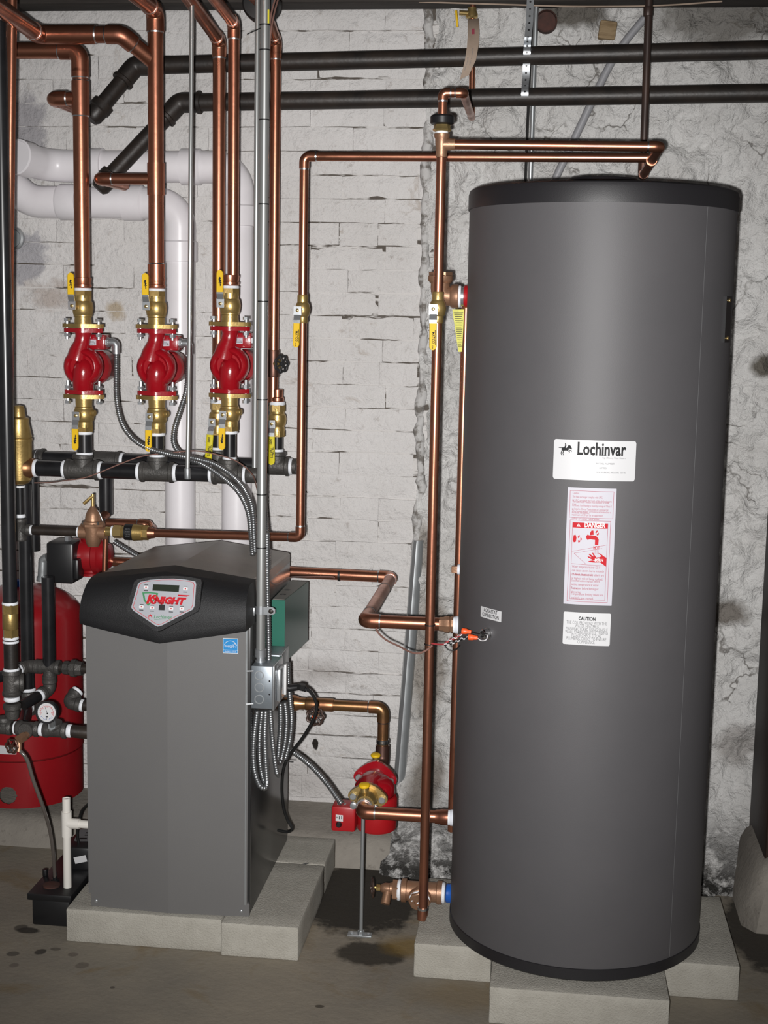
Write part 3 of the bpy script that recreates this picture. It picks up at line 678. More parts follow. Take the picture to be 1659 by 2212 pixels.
def prect(a, b, c, d):
    p0, p1 = onp(a, d), onp(c, b); return rect(p0[0], p0[1], p1[0], p1[1])
MB().prism([onp(*p) for p in ((331, 1262.5), (388, 1264.5), (386.5, 1279), (329.5, 1276))], PO + PN * .0008, PU, PV, PN, .001).build('display', 'lcd', pan)
for a, b in ((316, 1269), (401, 1272), (306, 1311), (329, 1313), (370, 1315), (393, 1315)):
    u_, v_ = onp(a, b); MB().prism([(u_ + sx * .0055, v_ + sy * .0035) for sx, sy in ((-1, -.5), (-.7, -1), (.7, -1), (1, -.5), (1, .5), (.7, 1), (-.7, 1), (-1, .5))], PO + PN * .0009, PU, PV, PN, .0012).build('button', 'white_print', pan)
    decal('button_mark', [disc((u_, v_), .0018, 8)], pf, 'ink_red', pan, .0024)
    decal('button_caption', [rect(u_ - .005, v_ - .0085, u_ + .005, v_ - .0068), rect(u_ - .0045, v_ + .0052, u_ + .0045, v_ + .0064)], pf, 'ink_black', pan, .0014)
MB().prism([onp(*p) for p in ((343, 1318), (356, 1318.5), (357, 1306.5), (351, 1306), (351, 1302.5), (347.5, 1302.5), (347, 1306), (344, 1306.5))], PO + PN * .0009, PU, PV, PN, .001).build('port', 'plastic_black', pan)
a_, b_ = onp(316, 1303), onp(407, 1306)
tk = [text('K', .0275, a_, bold=.0016, shear=.25), text('NIGHT', .0215, (a_[0] + .0185, a_[1] + .001), bold=.0015, shear=.25, wid=.078)]
tk.append(poly(*[onp(*p) for p in ((334, 1290), (352, 1305), (349, 1306), (330, 1293))])); tk.append(poly(*[onp(*p) for p in ((385, 1284.5), (411, 1286), (404, 1289), (385, 1288))]))
decal('knight_lettering', tk, pf, 'ink_red', pan, .0020)
sh_ = [onp(*p) for p in ((307.5, 1279.5), (325, 1279), (342, 1281), (340, 1292), (320, 1309), (311, 1298))]
si_ = inset(sh_, .74); n = len(sh_)
decal('shield_emblem', [(sh_ + si_, [(i, (i + 1) % n, n + (i + 1) % n, n + i) for i in range(n)])], pf, 'ink_green', pan, .0015)
a_ = onp(332, 1336); decal('maker_lettering', [text('Lochinvar', .0125, a_, shear=.2, wid=.043, bold=.0001), rect(a_[0] + .002, a_[1] - .003, a_[0] + .042, a_[1] - .0022)], pf, 'ink_green', pan, .0015)
a_ = onp(340, 1302.5); decal('fine_print', [text('HEATING BOILER', .0042, (a_[0] - .004, a_[1] - .0012), wid=.054)], pf, 'ink_black', pan, .0022)
a_ = onp(320, 1335); hs = lambda *p: poly(*[(a_[0] + x * .010, a_[1] + y * .009) for x, y in p])
decal('rider_emblem', [hs((0, .6), (.5, .45), (.9, .7), (1, .95), (.7, .8), (.4, .75)), hs((.1, .6), (.3, .55), (.2, 0), (.1, 0)), hs((.6, .5), (.75, .6), (1, .2), (.9, .1)), hs((.4, .7), (.5, .7), (.55, 1.1), (.42, 1.1))], pf, 'ink_red', pan, .0015)
# blue efficiency sticker
sp = V((1, .03, 0)).normalized(); so = at(498, 1395, Y0 - .0038); sf = planefn(so, sp, (0, 0, 1))
MB().flat([rect(-.0185, -.0185, .0185, .0185)], sf, .0009).build('efficiency_sticker', 'white_print', BO, normals=False)['label'] = 'square blue star sticker'
es = [c for c in BO.children if c.name.startswith('efficiency_sticker')][0]
decal('sticker_blue', [rect(-.0172, -.0100, .0172, .0172, 4), rect(-.0172, -.0172, .0172, -.0108)], sf, 'star_blue', es, .0012)
arc = [(.0155 * math.cos(PI * (.08 + .84 * i / 20)), -.003 + .0155 * math.sin(PI * (.08 + .84 * i / 20))) for i in range(21)]
wh = [line(arc[i], arc[i + 1], .0010) for i in range(20)] + [text('energy', .0100, (-.0150, -.0035), shear=.35, wid=.021)]
st = [((.0105 + (.0062 if k % 2 == 0 else .0026) * math.sin(2 * PI * k / 10)), .0015 + (.0062 if k % 2 == 0 else .0026) * math.cos(2 * PI * k / 10)) for k in range(11)]
wh += [line(st[i], st[i + 1], .0007) for i in range(10)] + [text('ENERGY STAR', .0048, (0, -.0158), 'CENTER', wid=.028)]
decal('sticker_white', wh, sf, 'white_print', es, .0015)

# ------------------------------------------------------------------ things on the boiler's right side
XS = X1 + .003
JZ0, JZ1 = at(560, 1531, 3.2).z, at(560, 1439, 3.2).z
JB = thing('junction_box', (XS + .026, 3.25, JZ0), 'galvanized steel junction box with three round knockouts on the boiler side', 'junction box')
MB().lohi((XS, 3.20, JZ0), (XS + .052, 3.302, JZ1), bev=.002).build('box_body', 'box_galv', JB)
for k in range(3):
    zc_ = JZ0 + (JZ1 - JZ0) * (.22 + .28 * k); r_ = .0115
    MB().lathe((XS + .020, 3.2005, zc_), (0, -1, 0), [(0, r_), (.0012, r_), (.0012, r_ - .002), (.0003, r_ - .0025), (.0003, 0)], 24, cap=False).build('knockout', 'galv', JB)
for k in (.35, .66):
    zc_ = JZ0 + (JZ1 - JZ0) * k; MB().cyl((XS + .045, 3.2005, zc_), (XS + .045, 3.1992, zc_), .0022, seg=8).build('screw_hole', 'plastic_black', JB)
cv = MB().lohi((XS + .052, 3.197, JZ0 - .002), (XS + .0575, 3.305, JZ1 + .002), bev=.0018).build('cover', 'zinc', JB)
MB().lohi((XS + .0575, 3.222, JZ0 + .012), (XS + .068, 3.285, JZ1 - .012), bev=.004).build('raised_cover', 'zinc', cv)
MB().lohi((XS + .068, 3.262, JZ0 + .020), (XS + .0735, 3.283, JZ1 - .010), bev=.001).build('switch', 'white_print', JB)
for zz in (JZ0 + .012, JZ1 - .012): MB().cyl((XS - .010, 3.1925, zz), (XS + .006, 3.1975, zz), .0022, seg=8).build('mounting_screw', 'zinc', JB)
# second box behind it
B2 = thing('junction_box', (XS + .03, 3.36, JZ0 + .02), 'second steel electrical box half hidden behind the front junction box', 'junction box')
MB().lohi((XS, 3.325, JZ0 + .012), (XS + .046, 3.42, JZ1 - .002), bev=.004).build('box_body', 'box_galv', B2)
MB().lohi((XS + .046, 3.323, JZ0 + .010), (XS + .051, 3.422, JZ1), bev=.003).build('cover', 'galv', B2)
# tall conduit
ex = at(572, 100, 3.245).x; ER = .0112
EM = thing('steel_conduit', (ex, 3.245, JZ1), 'thick shiny steel conduit running from the ceiling down to the junction box', 'conduit')
MB().cyl((ex, 3.245, JZ1 + .03), (ex, 3.245, 2.5), ER, seg=24).build('tube', 'emt', EM)
MB().lathe((ex, 3.245, JZ1), (0, 0, 1), [(0, .013), (.004, .013), (.0045, .0105), (.011, .0105), (.012, .014), (.030, .014), (.032, .0118)], 20).build('connector', 'zinc', EM)
for py in (54, 108, 259, 441, 651, 863, 1068, 1183):
    z = zof(ex, 3.245, py); MB().cyl((ex, 3.245, z - .0014), (ex, 3.245, z + .0014), ER + .0012, seg=20).build('cable_tie', 'rubber', EM)
z = zof(ex, 3.245, 60); MB().cyl((ex - .005, 3.24, z), at(534, 74, 3.22), .0013, seg=6).build('tie_tail', 'rubber', EM)
z = zof(ex, 3.245, 40); MB().lohi((ex + .008, 3.236, z - .012), (ex + .0115, 3.240, z + .018)).build('yellow_mark', 'yellow_lemon', EM)
sz = zof(ex, 3.245, 1317)
SB = thing('conduit_strap', (ex, 3.245, sz), 'bright zinc strap clamping the thick conduit to the boiler side', 'strap')
MB().lohi((XS - .012, 3.216, sz - .0095), (XS + .004, 3.219, sz + .0095), bev=.0008).build('foot', 'zinc', SB)
MB().lathe((ex, 3.245, sz - .0095), (0, 0, 1), [(0, ER + .0008), (0, ER + .0026), (.019, ER + .0026), (.019, ER + .0008)], 24, cap=False).build('saddle', 'zinc', SB)
q = MB(); q.prism([(0, -.0095), (.022, -.0095), (.029, -.005), (.029, .005), (.022, .0095), (0, .0095)], (ex + ER - .003, 3.236, sz), (1, 0, 0), (0, 0, 1), (0, -1, 0), .0022); q.build('tab', 'zinc', SB)
MB().lathe((ex + ER + .016, 3.234, sz), (0, -1, 0), [(0, .0062), (.003, .006), (.005, .003), (.005, 0)], 14, cap=False).build('bolt', 'steel_old', SB)
x2 = at(556, 60, 3.33).x
tag(MB().cyl((x2, 3.33, zof(x2, 3.33, 1010)), (x2, 3.33, 2.5), .0062, seg=16).build('steel_conduit', 'emt'), 'slim steel conduit close behind the left of the thick shiny conduit', 'conduit')
x3 = at(416, 100, 3.43).x; z3 = zof(x3 - .012, 3.43, 1030)
TC = thing('steel_conduit', (x3, 3.43, z3), 'thin steel rod conduit from the ceiling clipped to the black front header', 'conduit')
MB().sweep([(x3 - .013, 3.43, z3 + .012), (x3 - .008, 3.43, 1.5), (x3, 3.43, 2.5)], .0055, 14).build('tube', 'emt', TC)
MB().bevcyl((x3 - .013, 3.43, z3 - .006), (x3 - .0135, 3.43, z3 + .022), .0078, seg=14).build('end_clip', 'galv', TC)
# green relay box
GB = thing('relay_box', (XS + .02, 3.58, at(614, 1433, 3.45).z), 'green metal relay box on the boiler side behind the conduit', 'relay box')
gx = at(615, 1297, 3.45).x; gz0, gz1 = at(614, 1433, 3.45).z, at(616, 1297, 3.45).z
q = MB(); q.quadrings([[V((XS - .001, 3.452, z)), V((gx, 3.452, z)), V((gx + .017, 3.708, z)), V((XS - .001, 3.708, z))] for z in (gz0, gz1)]); q.build('case', 'green_dark', GB)
MB().lohi((XS - .001, 3.449, gz0), (gx + .0008, 3.4525, gz1)).build('front_cover', 'green_box', GB)
q = MB(); q.quadrings([[V((XS + .001, 3.456, z)), V((gx - .002, 3.456, z)), V((gx + .014, 3.705, z)), V((XS + .001, 3.705, z))] for z in (gz1 - .001, gz1 + .0012)]); q.build('top_panel', 'grey_top', GB)
for yy in (3.52, 3.58): MB().cyl((gx - .018, yy, gz1), (gx - .018, yy, gz1 + .0018), .0085, seg=16).build('knockout', 'plastic_black', GB)
# conduits hanging under the junction boxes
def flex(pts, label, r=.0066, group=None):
    P = [at(*p) for p in pts]; return tag(ribbed(P, r * 1.12).build('flexible_conduit', 'flex', ang=60), label, 'conduit', group)
GF = 'flexible steel conduits hanging under the junction boxes'
flex([(556, 1534, 3.235), (550, 1580, 3.232), (547, 1625, 3.23), (550, 1665, 3.228), (560, 1695, 3.225), (571, 1702, 3.23), (577, 1690, 3.245), (576, 1640, 3.25)], 'flexible steel conduit looping lowest and furthest left under the junction box', group=GF)
flex([(566, 1534, 3.255), (561, 1590, 3.255), (561, 1640, 3.255), (567, 1680, 3.252), (574, 1694, 3.255)], 'flexible steel conduit second from left under the junction box', .0055, GF)
flex([(574, 1534, 3.225), (572, 1590, 3.222), (574, 1645, 3.218), (577, 1688, 3.216)], 'flexible steel conduit hanging nearest the viewer under the junction box', group=GF)
flex([(584, 1532, 3.245), (587, 1580, 3.245), (592, 1630, 3.24), (598, 1668, 3.24), (603, 1675, 3.25)], 'flexible steel conduit curving right from under the junction box', .0058, GF)
flex([(606, 1518, 3.34), (607, 1560, 3.34), (604, 1600, 3.335), (601, 1632, 3.33), (596, 1650, 3.32)], 'flexible steel conduit left one of three under the second electrical box', group=GF)
flex([(615, 1515, 3.365), (619, 1555, 3.37), (616, 1600, 3.37), (609, 1635, 3.36), (603, 1650, 3.34)], 'flexible steel conduit middle one of three under the second electrical box', group=GF)
flex([(622, 1432, 3.40), (623, 1470, 3.40), (627, 1515, 3.40), (630, 1555, 3.405), (626, 1600, 3.40), (616, 1640, 3.39)], 'flexible steel conduit running from the green relay box past the second electrical box', group=GF)
flex([(622, 1618, 3.47), (645, 1632, 3.455), (675, 1657, 3.43), (705, 1690, 3.40), (725, 1718, 3.385), (739, 1738, 3.372)], 'flexible steel conduit sloping down to the red pump in front of the wall', .0072)
flex([(577, 1150, 3.285), (577, 1215, 3.285), (578, 1290, 3.28), (580, 1360, 3.275), (581, 1436, 3.27)], 'flexible steel conduit beside the thick conduit down to the junction box', .0062)
# cables
def cable(pts, r, m, label, name='cable'):
    return tag(MB().sweep(spline([at(*p) for p in pts], .012), r, 8).build(name, m), label, 'cable')
cable([(606, 1484, 3.30), (622, 1487, 3.31), (645, 1481, 3.32), (670, 1494, 3.33), (684, 1522, 3.34), (678, 1552, 3.35), (655, 1592, 3.37), (630, 1625, 3.39), (614, 1655, 3.40), (609, 1700, 3.42), (613, 1745, 3.44), (622, 1772, 3.45), (631, 1789, 3.45), (622, 1797, 3.46), (600, 1793, 3.47)], .0042, 'rubber', 'thick black power cable looping beside the boiler', 'power_cable')
PG = thing('power_plug', at(634, 1487, 3.305), 'black plug with cable clamp beside the junction box', 'plug')
q = MB(); q.sweep([at(608, 1483, 3.30), at(624, 1487, 3.305), at(646, 1484, 3.315), at(662, 1490, 3.32)], .009, 12, rad=[.0075, .0095, .0085, .006]); q.build('plug_body', 'plastic_black', PG)
MB().cyl(at(650, 1488, 3.31), at(652, 1478, 3.31), .011, seg=6).build('clamp', 'rubber', PG)
tag(MB().cyl(at(600, 1643, 3.30), at(634, 1646, 3.30), .0016, seg=6).build('cable_tie', 'rubber'), 'black tie tail sticking out of the conduit bundle', 'cable tie')

# ================================================================== CIRCULATORS ON THE FRONT HEADER
FY, RY = 3.55, 3.80
PC = [at(180.5, 792, FY), at(338.5, 794, FY), at(496.5, 789, FY)]
HZ = at(340, 1020, FY).z
c = PC[0]
def loc(x, y, z): return c + V((x, y, z))
def make_pump(label):
    P = thing('circulator_pump', c - V((0, 0, .078)), label, 'pump', 'red circulators in a row on the front header')
    q = MB()
    q.lathe(loc(0, 0, 0), (0, 1, 0), [(-.016, .0), (-.016, .030), (-.024, .0335), (-.027, .038), (-.025, .0435), (-.016, .049), (-.004, .0515), (.010, .0515), (.024, .048), (.034, .042)], 40, cap=False)
    q.sweep([loc(0, 0, .094), loc(0, 0, .080), loc(-.003, -.001, .062), loc(-.010, -.004, .040), loc(-.016, -.006, .016)], .02, 20, rad=[.024, .0205, .021, .026, .028])
    q.sweep([loc(0, 0, -.065), loc(0, -.003, -.052), loc(.001, -.008, -.034), loc(.003, -.011, -.012), loc(.004, -.011, .004), loc(.004, -.010, .014), loc(.004, -.008, .019)], .02, 24, rad=[.026, .0275, .0285, .0275, .024, .017, .008])
    q.build('volute', 'red_enamel', P, ang=50)
    for z, nm in ((.094, 'top_flange'), (-.066, 'bottom_flange')):
        fl_ = []
        for k in range(32):
            a = 2 * PI * k / 32; fl_.append((.030 * math.cos(a) * (1 + .75 * abs(math.cos(a)) ** 3), .029 * math.sin(a) * (1 - .15 * abs(math.cos(a)))))
        MB().prism(fl_, loc(0, 0, z - .0055), (1, 0, 0), (0, 1, 0), (0, 0, 1), .011).build(nm, 'red_enamel', P, ang=30)
    MB().lathe(loc(.012, .034, -.002), (0, 1, 0), [(0, .046), (.012, .049), (.02, .045), (.085, .043), (.094, .036), (.096, 0)], 32, cap=False).build('motor', 'red_paint', P)
    tb = MB().lohi(loc(.003, .012, .044), loc(.053, .062, .084), bev=.004).build('terminal_box', 'red_enamel', P)
    MB().lohi(loc(.004, .0112, .0425), loc(.0525, .062, .0440)).build('box_seam', 'zinc', tb)
    f_ = planefn(loc(.022, .0117, .064), (1, 0, .05), (0, 0, 1), (0, -1, 0))
    st_ = decal('sticker', [rect(-.009, -.0085, .009, .0085)], f_, 'label_dull', tb, .0004)
    decal('sticker_band', [rect(-.009, .0055, .009, .0085)], f_, 'ink_pink', tb, .0007)
    decal('sticker_print', [rect(-.007, -.006, .002, -.0045), rect(-.007, -.002, .006, -.0008), rect(-.006, .001, .003, .0022), rect(.003, -.006, .007, -.003)], f_, 'ink_grey', tb, .0007)
    MB().bevcyl(loc(-.022, .005, .052), loc(-.029, .005, .052), .008, seg=12).build('plug', 'iron_black', P)
    q = MB(); q.hexa(loc(.053, .03, .064), loc(.060, .03, .064), .013); q.sweep(fillet([loc(.058, .03, .064), loc(.079, .03, .064), loc(.079, .03, .034)], .014), .0105, 14); q.build('conduit_elbow', 'zinc', P)
    for z, sgn in ((.094, 1), (-.066, -1)):
        for sx in (-1, 1):
            b0 = loc(sx * .0425, -.002, z); q = MB(); q.cyl(b0 - V((0, 0, .023)), b0 + V((0, 0, .023 + .006)), .0042, seg=10)
            q.hexa(b0 + V((0, 0, sgn * .023)), b0 + V((0, 0, sgn * .031)), .0085); q.hexa(b0 - V((0, 0, sgn * .008)), b0 - V((0, 0, sgn * .0165)), .0085); q.build('bolt', 'zinc', P)
    return P
MARK = [[(0, .9), (.35, 1), (.7, .85), (.45, .70), (.9, .62), (.5, .50), (1, .40), (.55, .32), (.75, .12), (.4, 0), (.3, .3), (.15, .55)], [(-.1, .62), (.05, .58), (.02, .80), (-.1, .82)], [(-.12, .30), (.1, .34), (.2, .46), (0, .48)]]
def lever(P, p, dirz, L0, L1, m, wid=.0175, txt=None, tm='ink_black', splay=0.0, kink=.006):
    """steel lever on a valve stem with a vinyl sleeve: p stem face, faces the viewer"""
    p = V(p); s_ = dirz
    MB().lathe(p + V((0, .004, 0)), (0, -1, 0), [(0, .0085), (.005, .0085), (.0055, .0045), (.010, .0045), (.011, .003), (.011, 0)], 12, cap=False).build('stem_nut', 'brass_bright', P)
    h_ = MB(); h_.prism([(-.0095, -.010), (.0095, -.010), (.0100, .012), (-.0100, .012)] if s_ > 0 else [(-.0100, -.012), (.0100, -.012), (.0095, .010), (-.0095, .010)], p + V((0, -.0015, 0)), (1, 0, 0), (0, 0, 1), (0, -1, 0), .0028)
    ub = [p + V((0, -.003, s_ * .011)), p + V((splay * .4, -.003 - kink, s_ * .024)), p + V((splay * .6, -.004 - kink, s_ * L0))]
    for a, b in zip(ub, ub[1:]):
        x = V((.0085, 0, 0)); y = V((0, .0013, 0)); h_.quadrings([[a - x - y, a + x - y, a + x + y, a - x + y], [b - x - y, b + x - y, b + x + y, b - x + y]])
    hd = h_.build('lever', 'zinc', P)
    z0, z1 = s_ * L0, s_ * L1; yy = -.0045 - kink; n_ = 7; sec = []
    pl_ = []
    w = wid / 2
    for k in range(n_ + 1): a = PI * k / n_; pl_.append((w * math.cos(a), abs(z1 - z0) - w + w * math.sin(a)))
    pl_ += [(-w, 0), (w, 0)]
    d = V((splay, 0, s_ * (L1 - L0))).normalized(); ux = V((1, 0, 0)); ux = (ux - d * ux.dot(d)).normalized()
    o_ = p + V((splay * .6, yy + .0015, z0)); g = MB(); 
    g.quadrings([[o_ + ux * a * k1 + d * b + V((0, -t, 0)) for a, b in pl_] for t, k1 in ((-.0035, .86), (-.002, 1), (.002, 1), (.0035, .86))]); gr = g.build('grip', m, P, ang=50)
    f_ = lambda a, b, h: o_ + ux * a + d * b + V((0, -.0037 - h, 0)); Lg = abs(z1 - z0)
    if txt is None:
        sh = [poly(*[(w * .15 + (x - .4) * w * .9, Lg * (.25 + .45 * y)) for x, y in mk]) for mk in MARK]
        decal('print_mark', sh, f_, tm, P, .0003)
    else:
        # lettering runs along the grip
        R_ = lambda a, b, h: f_(-b * s_, a * s_ if s_ > 0 else Lg - a, h) if s_ > 0 else f_(b, a, h)
        vs = [text(t, sz, (Lg * x0, y0 * w), bold=.0002, wid=Lg * wd_) for t, sz, x0, y0, wd_ in txt]
        decal('print_mark', vs, (lambda a, b, h: f_(b, a, h)) if s_ < 0 else (lambda a, b, h: f_(-b, a, h)), tm, P, .0003)
    return hd
def make_top_valve(label):
    P = thing('flange_valve', c + V((0, 0, .100)), label, 'valve', 'brass flange valves above the circulators')
    fl_ = []
    for k in range(32): a = 2 * PI * k / 32; fl_.append((.031 * math.cos(a) * (1 + .80 * abs(math.cos(a)) ** 3), .030 * math.sin(a) * (1 - .15 * abs(math.cos(a)))))
    MB().prism(fl_, loc(0, 0, .1005), (1, 0, 0), (0, 1, 0), (0, 0, 1), .0105).build('flange', 'brass', P, ang=30)
    MB().lathe(loc(0, 0, 0), (0, 0, 1), [(.111, .0225), (.128, .0215), (.130, .0240), (.134, .0240), (.136, .0255), (.152, .0275), (.166, .0255), (.170, .0225), (.184, .0225)], 28).build('body', 'brass', P)
    MB().hexa(loc(0, 0, .178), loc(0, 0, .196), .0235).build('hex_end', 'brass', P)
    q = MB(); q.cyl(loc(-.010, -.012, .157), loc(-.0165, -.034, .157), .0115, seg=16); q.build('stem_boss', 'brass', P)
    q = MB(); q.bevcyl(loc(-.02, -.015, .155), loc(-.031, -.017, .155), .0055, seg=10); q.build('side_plug', 'brass', P)
    lever(P, loc(-.0165, -.034, .157), 1, .029, .084, 'yellow_vinyl')
    tape(P, loc(0, 0, .1995), (0, 0, 1), .021, .007)
    MB().lathe(loc(0, 0, .203), (0, 0, 1), [(0, .021), (.003, .0235), (.009, .0235), (.010, .0215), (.022, .0235), (.026, .0235), (.027, .021)], 24).build('copper_adapter', 'copper', P)
    return P
def make_bottom_valve(label):
    P = thing('flange_valve', c + V((0, 0, -.160)), label, 'valve', 'brass flange valves below the circulators')
    fl_ = []
    for k in range(32): a = 2 * PI * k / 32; fl_.append((.031 * math.cos(a) * (1 + .80 * abs(math.cos(a)) ** 3), .030 * math.sin(a) * (1 - .15 * abs(math.cos(a)))))
    MB().prism(fl_, loc(0, 0, -.0830), (1, 0, 0), (0, 1, 0), (0, 0, 1), .0105).build('flange', 'brass', P, ang=30)
    MB().lathe(loc(0, 0, 0), (0, 0, -1), [(.083, .0225), (.104, .0215), (.106, .0240), (.110, .0240), (.112, .0255), (.126, .0275), (.140, .0255), (.144, .0225), (.158, .0225)], 28).build('body', 'brass', P)
    MB().hexa(loc(0, 0, -.152), loc(0, 0, -.170), .0235).build('hex_end', 'brass', P)
    MB().cyl(loc(-.006, -.012, -.126), loc(-.010, -.034, -.126), .0115, seg=16).build('stem_boss', 'brass', P)
    MB().bevcyl(loc(.02, -.006, -.120), loc(.033, -.009, -.120), .0085, seg=14).build('side_plug', 'brass', P)
    lever(P, loc(-.010, -.034, -.126), -1, .034, .090, 'yellow_vinyl')
    tape(P, loc(0, 0, -.1735), (0, 0, 1), .0195, .008)
    return P
who = ('leftmost of the three', 'middle one of the three', 'rightmost of the three')
pumps = [make_pump('red circulator pump on the front header, leftmost of the three')]; tv = [make_top_valve('brass flange valve with raised yellow lever above the leftmost red circulator')]; bv = [make_bottom_valve('brass flange valve with lowered yellow lever below the leftmost red circulator')]
for i in (1, 2):
    d = PC[i] - PC[0]; n_ = ('middle', 'rightmost')[i - 1]
    copy_tree(pumps[0], d, 'red circulator pump on the front header, %s of the three' % (n_ + (' one' if i == 1 else '')))
    copy_tree(tv[0], d, 'brass flange valve with raised yellow lever above the %s red circulator' % n_)
    copy_tree(bv[0], d, 'brass flange valve with lowered yellow lever below the %s red circulator' % n_)

# ------------------------------------------------------------------ front header
HR = .0211
def hx(px, Y=FY, z=HZ): return xof(Y, z, px)
FH = thing('pipe_header', (PC[1].x, FY, HZ), 'front black iron pipe header with white taped joints under the three circulators', 'pipe header')
tx = [hx(179), hx(340), hx(493)]
def nip(root, a, b, Y, z, r=HR, m='steel_black', ends=(1, 1)):
    MB().cyl((a, Y, z), (b, Y, z), r, seg=24).build('nipple', m, root)
    for k, e in ((a, ends[0]), (b, ends[1])):
        if e: tape(root, (k + (.005 if k == a else -.005), Y, z), (1, 0, 0), r * 1.02, .009)
for i, x in enumerate(tx):
    irontee(FH, (x, FY, HZ), (1, 0, 0), (0, 0, 1), HR, .045 if i < 2 else .041, .041)
    for k in range(3): MB().lohi((x - .010 + k * .009, FY - HR * 1.19, HZ - .004), (x - .004 + k * .009, FY - HR * 1.15, HZ + .003)).build('cast_mark', 'iron', FH)
nip(FH, hx(74), tx[0] - .044, FY, HZ); nip(FH, tx[0] + .044, tx[1] - .044, FY, HZ); nip(FH, tx[1] + .044, tx[2] - .040, FY, HZ)
tape(FH, (tx[2] + .044, FY, HZ), (1, 0, 0), HR, .008); MB().bevcyl((tx[2] + .046, FY, HZ), (tx[2] + .080, FY, HZ), HR * .98, .2, 24).build('end_plug', 'iron', FH)
for i, rr in enumerate((.0200, .0185, .0167)):
    p = PC[i]; MB().cyl((p.x, FY, HZ + .036), (p.x, FY, p.z - .172), rr, seg=24).build('riser_nipple', 'steel_black', FH); tape(FH, (p.x, FY, HZ + .043), (0, 0, 1), rr, .007)
# ------------------------------------------------------------------ rear header
RZ = at(600, 1007, RY).z; RH = thing('pipe_header', (hx(350, RY, RZ), RY, RZ), 'rear black iron pipe header partly hidden behind the front header', 'pipe header')
rx1, rx2, rx3 = hx(228, RY, RZ), hx(471, RY, RZ), hx(598, RY, RZ)
ironelbow(RH, (hx(70, RY, RZ), RY, RZ), (1, 0, 0), (0, 0, -1), HR, .036)
nip(RH, hx(78, RY, RZ), rx1 - .044, RY, RZ, ends=(1, 0)); irontee(RH, (rx1, RY, RZ), (1, 0, 0), (0, 0, -1), HR, .045, .04); nip(RH, rx1 + .044, rx2 - .04, RY, RZ)
irontee(RH, (rx2, RY, RZ), (1, 0, 0), (0, 0, 1), HR, .04, .04); nip(RH, rx2 + .04, rx3 - .032, RY, RZ, ends=(1, 0)); irontee(RH, (rx3, RY, RZ), (1, 0, 0), (0, 0, 1), HR, .036, .04)
tape(RH, (rx3 + .040, RY, RZ), (1, 0, 0), HR, .009); MB().lathe((rx3 + .043, RY, RZ), (1, 0, 0), [(0, HR), (.010, HR), (.012, HR * .72), (.022, HR * .70)], 4, ph=PI / 4).build('end_plug', 'iron', RH); MB().cyl((rx3 + .041, RY, RZ), (rx3 + .056, RY, RZ), HR * 1.02, seg=20).build('plug_collar', 'iron', RH)
for x in (rx2, rx3):
    MB().cyl((x, RY, RZ + .036), (x, RY, RZ + .092), .0167, seg=20).build('riser_nipple', 'steel_black', RH); tape(RH, (x, RY, RZ + .044), (0, 0, 1), .0167, .007); tape(RH, (x, RY, RZ + .090), (0, 0, 1), .0167, .007)
dz = zof(rx1, RY, 1112); MB().cyl((rx1, RY, RZ - .036), (rx1, RY, dz), .0195, seg=20).build('drop_pipe', 'steel_black', RH)
lx0 = hx(70, RY, RZ); MB().cyl((lx0, RY, RZ - .03), (lx0, RY, zof(lx0, RY, 1190)), HR * .8, seg=20).build('drop_pipe', 'steel_black', RH)
# return ball valves
def ball_valve(x, Y, z, label, lev=True, txt='WATTS', m='yellow_lemon', r=.0167, top=True, splay=-.006):
    P = thing('ball_valve', (x, Y, z - .045), label, 'valve', 'ball valves with lemon yellow levers on the rear header')
    MB().lathe((x, Y, z), (0, 0, 1), [(-.040, r * 1.25), (-.022, r * 1.3), (-.016, r * 1.2), (-.010, r * 1.45), (.004, r * 1.55), (.016, r * 1.45), (.020, r * 1.2), (.034, r * 1.22)], 24).build('body', 'brass', P)
    MB().hexa((x, Y, z - .044), (x, Y, z - .028), r * 1.38).build('hex_end', 'brass', P); MB().hexa((x, Y, z + .026), (x, Y, z + .044), r * 1.38).build('hex_end', 'brass', P)
    MB().cyl((x - .006, Y - .018, z - .002), (x - .007, Y - .040, z - .006), .010, seg=14).build('stem_boss', 'brass', P)
    lever(P, (x - .007, Y - .040, z - .006), -1, .034, .112, m, .019, [('WATTS', .012, .40, -.35, .36), ('[@]', .007, .08, -.3, .18), ('FULL PORT', .004, .35, .55, .30)], splay=splay)
    tape(P, (x, Y, z + .048), (0, 0, 1), r * 1.16, .010)
    return P
vz = zof(rx2, RY, 905); ball_valve(rx2, RY, vz, 'brass ball valve with lemon yellow lever between the middle and right circulator risers')
ball_valve(rx3, RY, vz, 'brass ball valve with lemon yellow lever right of the thick conduit', splay=.001)

